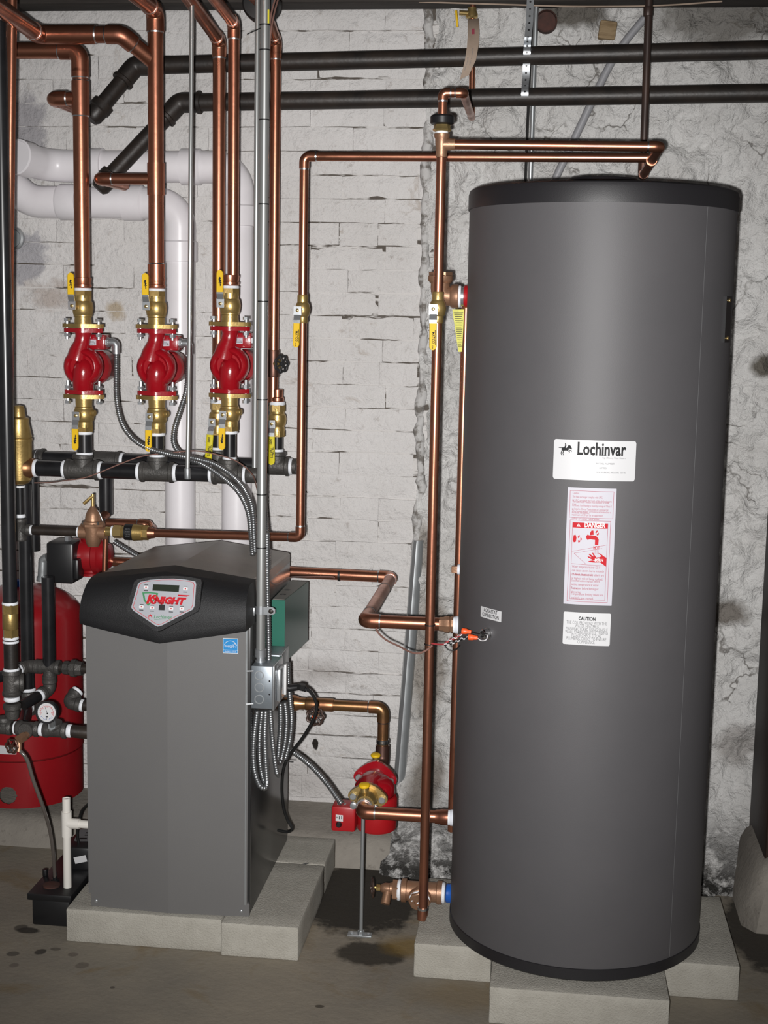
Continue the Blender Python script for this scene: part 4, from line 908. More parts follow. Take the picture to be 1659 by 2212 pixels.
# ------------------------------------------------------------------ copper risers
def riser(px, pyt, Y, r, zb, label, over):
    """vertical copper run that turns towards the viewer under the ceiling"""
    x = at(px, 400, Y).x; zt = zof(x, Y, pyt); P = thing('copper_riser', (x, Y, zb), label, 'pipe', 'copper risers'); top = V((x, Y, zt)); plumb(P, [(x, Y, zb), top, top + (at(*over) - top) * 1.9], r); return P, x, zt
P4, x4, _ = riser(504, 50, FY, .0143, PC[2].z + .226, 'slim copper riser above the rightmost red circulator', (466, 0, 3.28))
P3, x3r, _ = riser(473, 88, RY, .0175, vz + .050, 'thicker copper riser passing behind the rightmost red circulator', (408, -4, 3.42))
P5, x5, _ = riser(593.5, 88, RY, .0143, vz + .050, 'copper riser right of the thick conduit with a gate valve', (581, 45, 3.66))
for P_, x_, r_ in ((P3, rx2, .0175), (P5, rx3, .0143)):
    MB().lathe((x_, RY, vz + .052), (0, 0, 1), [(0, r_ * 1.1), (.003, r_ * 1.3), (.012, r_ * 1.3), (.014, r_ * 1.1), (.03, r_ * 1.14), (.034, r_ * 1.14), (.035, r_)], 22).build('copper_adapter', 'copper', P_)
socket(P5, (x5, RY, zof(x5, RY, 115)), (0, 0, 1), .03, .0143)
x2c = PC[1].x; z2t = zof(x2c, FY, 22)
P2 = thing('copper_riser', (x2c, FY, PC[1].z + .226), 'thick copper riser above the middle red circulator', 'pipe', 'copper risers')
plumb(P2, [(x2c, FY, PC[1].z + .226), (x2c, FY, z2t), (x2c, 2.45, z2t)], .0200)
socket(P2, (x2c, FY, zof(x2c, FY, 592)), (0, 0, 1), .05, .0200)
zt2 = zof(x2c, FY, 387); MB().cyl((x2c, FY, zt2 - .040), (x2c, FY, zt2 + .040), .0226, seg=22).build('tee', 'copper', P2)
xe = xof(FY, zt2, 212); plumb(P2, [(x2c, FY, zt2), (xe, FY, zt2), (xe + .01, 3.74, zt2)], .0143, er=1.3)
x1c = PC[0].x; z1t = zof(x1c, FY, 109)
P1 = thing('copper_riser', (x1c, FY, PC[0].z + .226), 'thick copper riser above the leftmost red circulator bending left at the top', 'pipe', 'copper risers')
plumb(P1, [(x1c, FY, PC[0].z + .226), (x1c, FY, z1t), (xof(FY, z1t, -60), FY, z1t)], .0203)
zt1 = zof(x1c, FY, 213); socket(P1, (x1c, FY, zt1), (0, 0, 1), .085, .0203, name='tee'); socket(P1, (x1c, FY, zof(x1c, FY, 158)), (0, 0, 1), .02, .0203)
xe1 = xof(FY, zt1, 112); plumb(P1, [(x1c, FY, zt1), (xe1, FY, zt1), (xe1 + .005, 3.76, zt1)], .0165, er=1.2)
# overhead copper main at the upper left
zm = zof(at(170, 76, 3.50).x, 3.50, 75); xm0 = xof(3.50, zm, 84); xm1 = xof(3.50, zm, 262)
OM = thing('copper_main', (xm0, 3.5, zm), 'thick overhead copper pipe at the top left with two elbows', 'pipe')
plumb(OM, [V((xm0, 3.50, zm)) + (at(0, 18, 3.15) - V((xm0, 3.50, zm))) * 1.8, (xm0, 3.50, zm), (xm1, 3.50, zm), at(338, 138, 3.56)], .0206)
socket(OM, (xof(3.50, zm, 165), 3.50, zm), (1, 0, 0), .10, .0206)
tag(MB().sweep([at(27, -40, 3.30), at(24, 200, 3.30), at(19, 600, 3.30), at(19, 1000, 3.30), at(20, 1250, 3.30), at(24, 1490, 3.30)], .0115, 18).build('copper_riser', 'copper'), 'shiny copper pipe at the far left edge beside the black pipe', 'pipe')

# ------------------------------------------------------------------ left black supply pipe and boiler trim piping
LY = 3.22; lxp = at(14, 900, LY).x; LRr = .0176
SP = thing('supply_pipe', (lxp, LY, 0.6), 'glossy black iron pipe down the left edge with a brass union', 'pipe')
def zl(py): return zof(lxp, LY, py)
MB().cyl((lxp, LY, zl(1304)), (lxp, LY, 2.5), LRr, seg=24).build('pipe', 'steel_black', SP)
tape(SP, (lxp, LY, zl(1303)), (0, 0, 1), LRr, .007)
q = MB(); q.hexa((lxp, LY, zl(1325)), (lxp, LY, zl(1305)), LRr * 1.16); q.hexa((lxp, LY, zl(1376)), (lxp, LY, zl(1358)), LRr * 1.12); q.bevcyl((lxp, LY, zl(1360)), (lxp, LY, zl(1322)), LRr * 1.08, .2, 22); q.build('union', 'brass', SP)
tape(SP, (lxp, LY, zl(1378)), (0, 0, 1), LRr, .007); tape(SP, (lxp, LY, zl(1386)), (0, 0, 1), LRr, .006)
MB().cyl((lxp, LY, zl(1446)), (lxp, LY, zl(1376)), LRr, seg=22).build('nipple', 'steel_old', SP); tape(SP, (lxp, LY, zl(1446)), (0, 0, 1), LRr, .007)
irontee(SP, (lxp, LY, zl(1475)), (0, 0, 1), (1, .35, 0), LRr, .032, .03)
tape(SP, (lxp, LY, zl(1509)), (0, 0, 1), LRr, .010); MB().lathe((lxp, LY, zl(1552)), (0, 0, 1), [(0, LRr * .9), (.01, LRr), (.022, LRr * 1.02), (.026, LRr * 1.25), (.036, LRr * 1.25), (.040, LRr)], 20).build('reducer', 'iron', SP)
bz = zof(lxp, LY, 1572); BR = .0150
BT = thing('pipe_manifold', (at(80, 1580, LY).x, LY, bz), 'horizontal iron pipe of taped tees running into the boiler at the lower left', 'pipe')
xa = lambda px: xof(LY, bz, px)
irontee(BT, (xa(8), LY, bz), (1, 0, 0), (0, 0, 1), BR, .022, .026); tape(BT, (xa(22), LY, bz), (1, 0, 0), BR, .009); MB().cyl((xa(22), LY, bz), (xa(38), LY, bz), BR, seg=18).build('nipple', 'steel_old', BT); tape(BT, (xa(33), LY, bz), (1, 0, 0), BR, .004)
irontee(BT, (xa(61), LY, bz), (1, 0, 0), (0, -1, .0), BR, .028, .022); tape(BT, (xa(90), LY, bz), (1, 0, 0), BR, .009)
irontee(BT, (xa(120), LY, bz), (1, 0, 0), (0, -.25, 1), BR, .029, .022); tape(BT, (xa(151), LY, bz), (1, 0, 0), BR, .011); MB().cyl((xa(92), LY, bz), (xa(96), LY, bz), BR, seg=18).build('nipple', 'steel_old', BT)
MB().cyl((xa(150), LY, bz), (X0 + .004, LY + .004, bz - .004), BR * 1.05, seg=18).build('nipple', 'steel_old', BT)
# gauge
gp = at(103, 1538, 3.165); gn = V((.02, -1, .14)).normalized(); gxu = V((1, 0.02, 0)).normalized(); gyu = gn.cross(gxu) * -1
if gyu.z < 0: gyu = -gyu
GA = thing('pressure_gauge', at(118, 1568, LY), 'round black pressure and temperature gauge with a white dial', 'gauge')
MB().lathe(gp - gn * .014, gn, [(0, .020), (.004, .0265), (.022, .0280), (.024, .0275), (.024, .0232), (.020, .0228)], 32, cap=False).build('case', 'plastic_black', GA)
dl = MB().lathe(gp + gn * .0055, gn, [(0, .0229), (.0005, .0229), (.0005, 0)], 32, cap=False).build('dial', 'label_white', GA)
gf = planefn(gp + gn * .0062, gxu, gyu, gn)
def tick(r0, r1, a0, a1, n, w): return [line((r0 * math.cos(math.radians(a0 + (a1 - a0) * i / (n - 1))), r0 * math.sin(math.radians(a0 + (a1 - a0) * i / (n - 1)))), (r1 * math.cos(math.radians(a0 + (a1 - a0) * i / (n - 1))), r1 * math.sin(math.radians(a0 + (a1 - a0) * i / (n - 1)))), w) for i in range(n)]
arc2 = [(.0155 * math.cos(math.radians(a)), .0155 * math.sin(math.radians(a))) for a in range(-20, 201, 10)]
decal('red_scale', tick(.0155, .0185, 200, -20, 14, .0011) + [line(arc2[i], arc2[i + 1], .0006) for i in range(len(arc2) - 1)] + [text(s_, .0045, (math.cos(math.radians(a)) * .0125 - .002, math.sin(math.radians(a)) * .0125 - .001)) for s_, a in (('0', 190), ('20', 140), ('40', 90), ('60', 45), ('80', -5))], gf, 'ink_red', dl, .0003)
decal('blue_scale', tick(.016, .0185, 220, 320, 9, .001) + [text('PSI', .004, (-.003, -.012))], gf, 'blue_ring', dl, .0003)
decal('needle', [line((.002, -.004), (-.004, .012), .0010), disc((.0015, -.003), .0018, 10), disc((.001, -.0105), .0018, 10), line((.001, -.0105), (0, -.019), .0009)], gf, 'ink_black', dl, .0008)
q = MB(); g0 = at(119, 1572, LY); q.hexa(g0, g0 + V((-.001, -.022, .010)), .0105); q.cyl(g0 + V((0, -.015, .008)), gp - gn * .010 + V((.006, 0, -.016)), .008, seg=12); q.build('stem', 'galv', GA)
# drain cock and hose
dp = at(60, 1586, LY - .02); DV = thing('drain_cock', dp, 'small brass drain cock with a reddish handwheel left of the gauge', 'valve')
q = MB(); q.cyl(dp + V((.002, .02, 0)), dp + V((-.012, -.03, -.006)), .0095, seg=14); q.hexa(dp + V((-.006, -.012, -.003)), dp + V((-.012, -.03, -.006)), .0125); q.build('body', 'bronze', DV)
handwheel(DV, dp + V((-.024, -.044, -.018)), (-.25, -1, .1), .0165, 'copper_dark', lobes=6); MB().cyl(dp + V((-.014, -.02, -.006)), dp + V((-.012, -.03, -.036)), .0075, seg=12).build('spout', 'bronze', DV)
tag(MB().sweep(spline([dp + V((-.012, -.03, -.030)), at(58, 1640, 3.17), at(72, 1685, 3.18), at(92, 1740, 3.21), at(107, 1790, 3.26), at(115, 1840, 3.30), at(118, 1885, 3.33), at(119, 1900, 3.335)], .01), .0048, 12).build('drain_hose', 'hose_clear'), 'clear brown drain hose curving down to the black condensate pump', 'hose')
# pipes between manifold and air separator
VY = 3.62; vx = at(57.5, 1300, VY).x
VP = thing('drop_pipe', (vx, VY, .7), 'black iron drop pipe just right of the supply pipe ending in a taped tee', 'pipe')
MB().cyl((vx, VY, zof(vx, VY, 1490)), (vx, VY, zof(vx, VY, 1046)), .0185, seg=22).build('pipe', 'steel_black', VP); tape(VP, (vx, VY, zof(vx, VY, 1489)), (0, 0, 1), .0185, .009)
tz = zof(vx, VY, 1518); irontee(VP, (vx, VY, tz), (0, 0, 1), (.3, -1, -.1), .0175, .032, .040); b0 = V((vx, VY, tz)) + V((.3, -1, -.1)).normalized() * .04
tape(VP, b0, (.3, -1, -.1), .0165, .008); irontee(VP, V((vx, VY, tz)), (.8, -.2, .35), None, .0175, .03)
MB().cyl(b0, b0 + V((.3, -1, -.1)).normalized() * .12, .0155, seg=18).build('nipple', 'steel_black', VP)
UY = 3.52; ux_ = at(105, 1350, UY).x; uz = zof(ux_, UY, 1441)
UPp = thing('pump_pipe', (ux_, UY, uz), 'black iron pipe under the black pump box with a union into the boiler', 'pipe')
MB().cyl((ux_, UY, uz), (ux_, UY, zof(ux_, UY, 1246)), .0170, seg=22).build('pipe', 'steel_black', UPp)
irontee(UPp, (ux_, UY, uz), (1, 0, 0), (0, 0, -1), .0150, .030, .034); tape(UPp, (ux_, UY, uz - .038), (0, 0, 1), .0150, .007)
ironelbow(UPp, (ux_, UY, uz - .062), (0, 0, 1), (-.45, -.8, -.25), .0150, .03); e1 = V((ux_, UY, uz - .062)) + V((-.45, -.8, -.25)).normalized() * .034; tape(UPp, e1, (-.45, -.8, -.25), .0150, .008)
MB().cyl(e1, e1 + V((-.45, -.8, -.25)).normalized() * .06, .0145, seg=18).build('nipple', 'steel_black', UPp)
tape(UPp, (ux_ - .036, UY, uz), (1, 0, 0), .0150, .006); ironelbow(UPp, (ux_ - .058, UY, uz), (1, 0, 0), (-.45, -.85, -.10), .0150, .03); e2 = V((ux_ - .058, UY, uz)) + V((-.45, -.85, -.10)).normalized() * .035
tape(UPp, e2, (-.45, -.85, -.10), .0150, .008); MB().cyl(e2, e2 + V((-.45, -.85, -.10)).normalized() * .16, .0145, seg=18).build('nipple', 'steel_black', UPp)
q = MB(); q.cyl((ux_ + .03, UY, uz), (X0 - .006, UY, uz), .0125, seg=18); q.build('nipple', 'steel_old', UPp)
xu = xof(UY, uz, 158); q = MB(); q.lathe((xu - .03, UY, uz), (1, 0, 0), [(0, .013), (.004, .018), (.018, .019), (.02, .016), (.026, .016)], 8); q.lathe((xu - .004, UY, uz), (1, 0, 0), [(0, .024), (.012, .025), (.014, .021), (.030, .019)], 8); q.build('union', 'iron', UPp)
# elbow stub against the boiler
eb = at(146, 1518, 3.50); EB = thing('pipe_elbow', eb, 'short iron elbow with taped ends against the boiler side beside the gauge', 'pipe fitting')
ironelbow(EB, eb, (1, 0, -.12), (.45, .6, .62), .0150, .036); tape(EB, eb + V((.040, 0, -.005)), (1, 0, -.12), .0150, .008); tape(EB, eb + V((.45, .6, .62)).normalized() * .04, (.45, .6, .62), .0150, .008); MB().cyl(eb + V((.03, 0, -.004)), V((X0 - .007, eb.y, eb.z - .009)), .0145, seg=16).build('nipple', 'steel_old', EB)

# ------------------------------------------------------------------ air separator
ax_ = at(41, 950, FY).x; AS = thing('air_separator', (ax_, FY, zof(ax_, FY, 1045)), 'golden brass air separator bottle behind the left black pipe', 'air separator')
za = lambda py: zof(ax_, FY, py)
MB().lathe((ax_, FY, 0), (0, 0, 1), [(za(1047), .010), (za(1043), .024), (za(1036), .031), (za(1000), .0335), (za(956), .0335), (za(951), .035), (za(947), .035), (za(946), .033), (za(943), .0345), (za(939), .0330), (za(912), .0265), (za(906), .0275), (za(903), .0260), (za(900), .0185), (za(884), .0165), (za(877), .013), (za(875), .004)], 36).build('body', 'brass', AS)
MB().lathe((ax_ + .02, FY, HZ), (1, 0, 0), [(0, .030), (.008, .028), (.018, .0245), (.022, .0250)], 28).build('outlet', 'copper_old', AS)
lf = lambda a, b, h: V((ax_ + (.0338 + h) * math.sin(a / .0338 - .35), FY - (.0338 + h) * math.cos(a / .0338 - .35), za(1024) + b))
decal('sticker', [([(x * .008, y * .014) for x, y in ((-1, .9), (-.5, 1), (.5, 1), (1, .9), (.9, .0), (.45, -.4), (.3, -1), (-.3, -1), (-.45, -.4), (-.9, 0))], [tuple(range(10))])], lf, 'galv', AS, .0006)
FT = thing('fill_tee', (ax_, FY, zof(ax_, FY, 1145)), 'black nipple and iron tee below the brass air separator', 'pipe fitting')
MB().cyl((ax_, FY, za(1114)), (ax_, FY, za(1048)), .0118, seg=18).build('nipple', 'steel_black', FT); tape(FT, (ax_, FY, za(1051)), (0, 0, 1), .0125, .006); tape(FT, (ax_, FY, za(1114)), (0, 0, 1), .0125, .009)
fz = za(1144); irontee(FT, (ax_, FY, fz), (0, 0, 1), (1, 0, 0), .0125, .030, .028); tape(FT, (ax_ + .031, FY, fz), (1, 0, 0), .0118, .008)
pvx = at(201, 1150, FY).x; MB().cyl((ax_ + .03, FY, fz), (pvx - .036, FY, fz), .0128, seg=18).build('feed_pipe', 'steel_old', FT); tape(FT, (pvx - .040, FY, fz), (1, 0, 0), .0128, .005)
# pressure reducing valve
PR = thing('pressure_valve', (pvx, FY, zof(pvx, FY, 1182)), 'bronze pressure reducing valve with a bell top and lever', 'valve')
zp = lambda py: zof(pvx, FY, py)
MB().lathe((pvx, FY, 0), (0, 0, 1), [(zp(1130), .0300), (zp(1126), .0300), (zp(1124), .0215), (zp(1112), .019), (zp(1101), .0135), (zp(1096), .007), (zp(1093), .006)], 28).build('bell', 'bronze', PR)
MB().lathe((pvx, FY, 0), (0, 0, 1), [(zp(1138), .0265), (zp(1136), .0325), (zp(1131), .0325), (zp(1129), .030)], 8, ph=PI / 8).build('flange', 'bronze', PR)
q = MB(); q.lathe((pvx, FY, 0), (0, 0, 1), [(zp(1180), .015), (zp(1172), .019), (zp(1160), .022), (zp(1138), .025)], 24); q.cyl((pvx - .037, FY, fz), (pvx + .036, FY, fz), .0175, seg=18); q.build('body', 'bronze', PR)
for k in range(4):
    a = PI / 4 + PI / 2 * k; MB().hexa((pvx + .028 * math.cos(a), FY + .028 * math.sin(a), zp(1131)), (pvx + .028 * math.cos(a), FY + .028 * math.sin(a), zp(1124)), .0035).build('bolt', 'iron', PR)
MB().cyl((pvx, FY, zp(1096)), (pvx, FY, zp(1067)), .0042, seg=10).build('stem', 'brass_bright', PR); MB().sweep([(pvx, FY - .003, zp(1072)), (pvx - .006, FY - .006, zp(1076)), (pvx - .022, FY - .008, zp(1088))], .004, 8, rad=[.0035, .004, .0045]).build('lever', 'brass', PR)
tag(MB().sweep(spline([(pvx + .006, FY, zp(1097)), (pvx + .018, FY - .002, zp(1106)), (pvx + .028, FY - .004, zp(1124))], .006), .0009, 6).build('tag_wire', 'galv', PR))
# backflow preventer
BP = thing('backflow_preventer', (pvx + .09, FY, fz - .02), 'brass backflow preventer with a black band beside the bronze valve', 'valve')
bxp = lambda px: xof(FY, fz - .003, px); cz = at(290, 1150, FY).z
def seg_(a, b, r0, r1=None, hexs=False, m='brass', nm='body'):
    q = MB(); (q.hexa if hexs else q.cyl)((bxp(a), FY, cz), (bxp(b), FY, cz), r0) if hexs else q.cyl((bxp(a), FY, cz), (bxp(b), FY, cz), r0, r1, 22); return q.build(nm, m, BP)
seg_(228, 243, .013, m='brass_bright', nm='nipple'); tape(BP, (bxp(243), FY, cz), (1, 0, 0), .014, .005); seg_(246, 263, .0175, hexs=True, nm='hex_end', m='brass_bright'); seg_(262, 272, .0145, .020); seg_(271, 289, .0215, nm='label_band', m='plastic_black'); seg_(289, 309, .0225, .0205); seg_(309, 321, .0200, hexs=True, nm='hex_end'); seg_(321, 335, .0160, .0130, m='copper', nm='adapter')
f_ = lambda a, b, h: V((bxp(280) + a, FY - (.0216 + h) * math.cos(b / .0216), cz + (.0216 + h) * math.sin(b / .0216)))
decal('band_print', [text(t, .005, (-.006, y), wid=.012) for t, y in (('WATTS', .010), ('IN OUT', .003), ('125 PSI', -.004), ('HW', -.011))], f_, 'ink_grey', BP, .0003)
# small copper pieces behind
LC = thing('copper_branch', at(285, 1130, 3.70), 'short copper branch behind the brass backflow preventer', 'pipe')
plumb(LC, [(rx1 + .002, RY, dz + .004), (rx1 + .002, 3.72, dz - .012), at(318, 1134, 3.72), at(330, 1142, 3.95)], .0135, er=1.0, sock=.6)
tag(MB().cyl(at(228, 1158, 3.58), at(226, 1236, 3.58), .0072, seg=14).build('copper_drop', 'copper'), 'thin vertical copper drop left of the boiler lid', 'pipe')
tag(MB().cyl(at(232, 1213, 3.74), at(420, 1222, 3.74), .0130, seg=16).build('copper_stub', 'copper'), 'copper pipe running behind the boiler lid from the red pump', 'pipe')
# primary pump behind the left pipes
PY_ = 3.68; pc = at(205, 1200, PY_); PP = thing('primary_pump', pc - V((0, 0, .06)), 'dark red pump with a black terminal box behind the bronze valve', 'pump')
q = MB(); q.lathe(V((at(160, 1200, PY_).x - .01, PY_, pc.z)), (1, 0, 0), [(0, .040), (.01, .046), (.055, .047), (.068, .045), (.072, .050), (.086, .050), (.092, .042), (.112, .034), (.116, 0)], 32, cap=False); q.lathe(pc + V((-.01, 0, 0)), (0, 0, 1), [(-.055, .030), (-.048, .030), (-.046, .024), (.046, .024), (.048, .030), (.055, .030)], 20); q.build('motor', 'red_paint', PP)
q0, q1 = at(99, 1172, 3.60), at(158, 1262, 3.60); MB().lohi((q0.x, 3.60, q1.z), (q1.x, 3.69, q0.z), bev=.006).build('terminal_box', 'plastic_black', PP)
MB().lohi((q1.x - .002, 3.605, q1.z + .012), (q1.x + .012, 3.66, q0.z - .045), bev=.004).build('cable_gland', 'plastic_black', PP); n0 = at(146, 1166, 3.64); MB().hexa(n0 - V((0, 0, .006)), n0 + V((0, 0, .010)), .0085).build('box_connector', 'zinc', PP)
q = MB(); e_ = at(93, 1215, 3.63); q.sweep(fillet([e_ + V((.012, 0, .012)), e_ + V((0, 0, .008)), e_ + V((-.003, 0, -.042))], .012), .0125, 14); q.cyl(e_ + V((-.003, 0, -.040)), e_ + V((-.004, 0, -.052)), .0155, seg=12); q.build('conduit_elbow', 'galv', PP)
flex([(246, 1170, 3.68), (262, 1180, 3.68), (280, 1191, 3.69), (300, 1203, 3.70)], 'flexible steel conduit sloping from the dark red pump behind the boiler lid', .0066)
# conduits from the three circulators
e0 = PC[0] + V((.079, .03, .034)); flex_ = lambda P, label: tag(ribbed(P, .0074).build('flexible_conduit', 'flex', ang=60), label, 'conduit', 'flexible conduits from the circulators')
flex_([e0, at(251, 800, 3.575), at(252, 860, 3.56), at(262, 910, 3.54), at(285, 945, 3.52), at(320, 968, 3.51), at(370, 982, 3.50), at(420, 990, 3.49), at(465, 1003, 3.485), at(505, 1030, 3.47), at(530, 1060, 3.44), at(545, 1100, 3.41), at(549, 1165, 3.38), at(551, 1195, 3.37)], 'flexible steel conduit sweeping from the leftmost circulator behind the front risers')
e1_ = PC[1] + V((.079, .03, .034)); flex_([e1_, at(406, 800, 3.57), at(402, 845, 3.565), at(388, 890, 3.56), at(376, 930, 3.56), at(377, 962, 3.55), at(398, 985, 3.54), at(440, 1004, 3.53), at(480, 1030, 3.52), at(515, 1062, 3.49), at(536, 1105, 3.45), at(543, 1160, 3.42), at(546, 1200, 3.40)], 'flexible steel conduit hanging from the middle circulator beside the white vent pipe')
e2_ = PC[2] + V((.079, .03, .034)); flex_([e2_, at(566, 800, 3.56), at(569, 880, 3.54), at(569, 980, 3.50), at(568, 1060, 3.46), at(573, 1120, 3.40), at(578, 1190, 3.34), at(579, 1230, 3.32)], 'flexible steel conduit from the rightmost circulator hidden behind the thick conduit')
# brown control wires
cable([(606, -20, 3.35), (590, 40, 3.30), (582, 110, 3.285), (579, 300, 3.28), (578, 600, 3.28), (577, 860, 3.28), (574, 1060, 3.28), (571, 1180, 3.28), (572, 1222, 3.28), (583, 1255, 3.30), (600, 1262, 3.40), (625, 1248, 3.50), (660, 1246, 3.62), (715, 1246, 3.66), (722, 1248, 3.66)], .0022, 'cable_brown', 'brown control cable running down the thick conduit and along the boiler pipe', 'control_cable')
cable([(600, -20, 3.33), (586, 30, 3.30), (580, 90, 3.282)], .0022, 'cable_brown', 'short brown control cable at the very top right of the thick conduit', 'control_cable')
cable([(74, 1043, 3.60), (110, 1042, 3.60), (140, 1038, 3.52), (190, 1030, 3.50), (265, 1000, 3.505), (310, 985, 3.505), (370, 978, 3.505), (420, 974, 3.50), (460, 980, 3.49), (510, 996, 3.49), (545, 1025, 3.45), (556, 1060, 3.36)], .0016, 'cable_brown', 'thin brown wire drooping along the front header', 'control_cable')
# gate valve on the right riser
gz_ = zof(x5, RY, 785); GV = thing('gate_valve', (x5, RY, gz_), 'bronze gate valve with a black handwheel on the riser right of the conduit', 'valve')
MB().lathe((x5, RY, gz_), (0, 0, 1), [(-.037, .0170), (-.034, .0178), (-.015, .0170), (.015, .0170), (.034, .0178), (.037, .0170)], 22).build('body', 'copper_dark', GV); sd = V((.8, -.6, 0)).normalized()
q = MB(); q.cyl((x5, RY, gz_), V((x5, RY, gz_)) + sd * .026, .012, seg=14); q.hexa(V((x5, RY, gz_)) + sd * .016, V((x5, RY, gz_)) + sd * .024, .0125); q.cyl(V((x5, RY, gz_)) + sd * .02, V((x5, RY, gz_)) + sd * .036, .004, seg=8); q.build('bonnet', 'brass', GV)
handwheel(GV, V((x5, RY, gz_)) + sd * .034, sd, .0225, 'iron_black')

# ================================================================== WHITE VENT PIPES
WY_ = WY - .052; VR = .0445
def vent(name, pxv, pyh, pxl, label, pyb, rear):
    xv = at(pxv, 700, WY_).x; zh = at((pxv + pxl) / 2, pyh, WY_).z; P = thing('vent_pipe', (xv, WY_, .9), label, 'pipe', 'white plastic vent pipes'); xl = xof(WY_, zh, pxl)
    zb = zof(xv, WY_, pyb)
    MB().cyl((xv, WY_, zb), (xv, WY_, zh - .12), VR, seg=36).build('pipe', 'pvc', P)
    MB().sweep(fillet([(xv, WY_, zh - .14), (xv, WY_, zh), (xv - .14, WY_, zh)], .095, 12), VR * 1.03, 36).build('elbow', 'pvc', P)
    MB().lathe((xv, WY_, zh - .165), (0, 0, 1), [(0, VR), (.001, VR * 1.15), (.055, VR * 1.15), (.060, VR * 1.04)], 36).build('hub', 'pvc', P); MB().lathe((xv - .165, WY_, zh), (1, 0, 0), [(0, VR), (.001, VR * 1.15), (.055, VR * 1.15), (.060, VR * 1.04)], 36).build('hub', 'pvc', P)
    MB().cyl((xv - .14, WY_, zh), (xl + .10, WY_, zh), VR, seg=36).build('pipe', 'pvc', P)
    MB().lathe((xl + .155, WY_, zh), (-1, 0, 0), [(0, VR), (.001, VR * 1.15), (.055, VR * 1.15), (.062, VR * 1.04)], 36).build('hub', 'pvc', P)
    if rear == 'elbow_front':
        MB().sweep(fillet([(xl + .13, WY_, zh), (xl - .01, WY_, zh), (xl - .055, WY_ - .125, zh + .012)], .08, 10), VR * 1.04, 36).build('elbow', 'pvc', P)
        a = V((xl - .055, WY_ - .125, zh + .012)); d = V((-.045, -.125, .012)).normalized()
        MB().lathe(a - d * .05, d, [(0, VR), (.001, VR * 1.12), (.050, VR * 1.12), (.052, VR * 1.0), (.051, VR * .98), (.046, VR * .93)], 36).build('hub', 'pvc', P); MB().lathe(a - d * .005, d, [(0, VR * .98), (.001, VR * .98), (.001, 0)], 36, cap=False).build('end_disc', 'pvc', P)
    else: MB().sweep(fillet([(xl + .13, WY_, zh), (xl + .01, WY_, zh), (xl - .10, WY_, zh + .09)], .10, 10), VR * 1.04, 36).build('elbow', 'pvc', P)
    return P
vent('v', 389, 438, 60, 'white plastic vent pipe with the lower elbow, left of the two', 1260, 'wye')
vent('v', 513, 360, 112, 'white plastic vent pipe with the higher elbow, right of the two', 1260, 'elbow_front')
tp = at(28, 515, WY - .01); TH = thing('vent_thimble', tp, 'round dark metal wall thimble at the left edge below the vent pipes', 'thimble')
MB().lathe(tp, (0, -1, 0), [(0, .036), (.012, .036), (.016, .030), (.008, .026), (.008, 0)], 28, cap=False).build('ring', 'galv', TH)

# ================================================================== RED EXPANSION TANK
RR = .168; ryc = WY - .03 - RR; rxr = at(174.5, 1620, ryc).x; rxc = rxr - RR
rz = lambda py: zof(rxc, ryc - RR, py)
zb_ = rz(1747)
ET = thing('expansion_tank', (rxc, ryc, .08), 'large red expansion tank standing on the ledge left of the boiler', 'expansion tank')
zs = rz(1648); zd = zof(rxr, ryc, 1335); zt_ = zof(rxc, ryc, 1262)
prof = [(zs, RR * .97), (zs + .006, RR)] + [(zd + (zt_ - zd) * math.sin(PI / 2 * k / 10), RR * math.cos(PI / 2 * k / 10)) for k in range(11)]
MB().lathe((rxc, ryc, 0), (0, 0, 1), prof, 64, cap=False).build('shell', 'red_paint', ET)
MB().cyl((rxc, ryc + .05, .078), (rxc, ryc + .05, zb_ + .01), RR * .26, seg=40).build('base_ring', 'iron_black', ET)
sk = MB(); seg = 300; hz0 = rz(1720); thh = math.atan2(-RR, at(17, 1718, ryc - RR).x - rxc)
hole = at(17, 1718, ryc - RR + .004); rows = []
zr = [zb_] + [hz0 - .0275 + .0018 * k for k in range(31)] + [zs]
for z in zr: rows.append([sk.bm.verts.new((rxc + RR * .985 * math.cos(2 * PI * i / seg), ryc + RR * .985 * math.sin(2 * PI * i / seg), z)) for i in range(seg)])
for j in range(len(rows) - 1):
    for i in range(seg):
        f_ = [rows[j][i], rows[j][(i + 1) % seg], rows[j + 1][(i + 1) % seg], rows[j + 1][i]]; ctr = sum((v.co for v in f_), V()) / 4
        if (ctr - hole).length < .0255 and ctr.y < ryc: continue
        sk.bm.faces.new(f_)
sk.build('skirt', 'red_paint', ET)
wl_ = at(25, 1620, ryc - RR - .002); lf2 = lambda a, b, h: V((rxc + (RR + h) * math.cos(-PI / 2 + (a - rxc + wl_.x) / RR), ryc + (RR + h) * math.sin(-PI / 2 + (a - rxc + wl_.x) / RR), wl_.z + b))
wls = decal('warning_sticker', [rect(-.06, -.014, .012, .011, 8)], lambda a, b, h: V((wl_.x + a, ryc - math.sqrt(max(0, (RR + h) ** 2 - (wl_.x + a - rxc) ** 2)), wl_.z + b)), 'label_white', ET, .001)
bs = at(37, 1272, ryc - .02); MB().cyl((bs.x, bs.y, zt_ - .03), (bs.x, bs.y, zt_ + .015), .016, seg=16).build('fill_cap', 'blue_ring', ET)

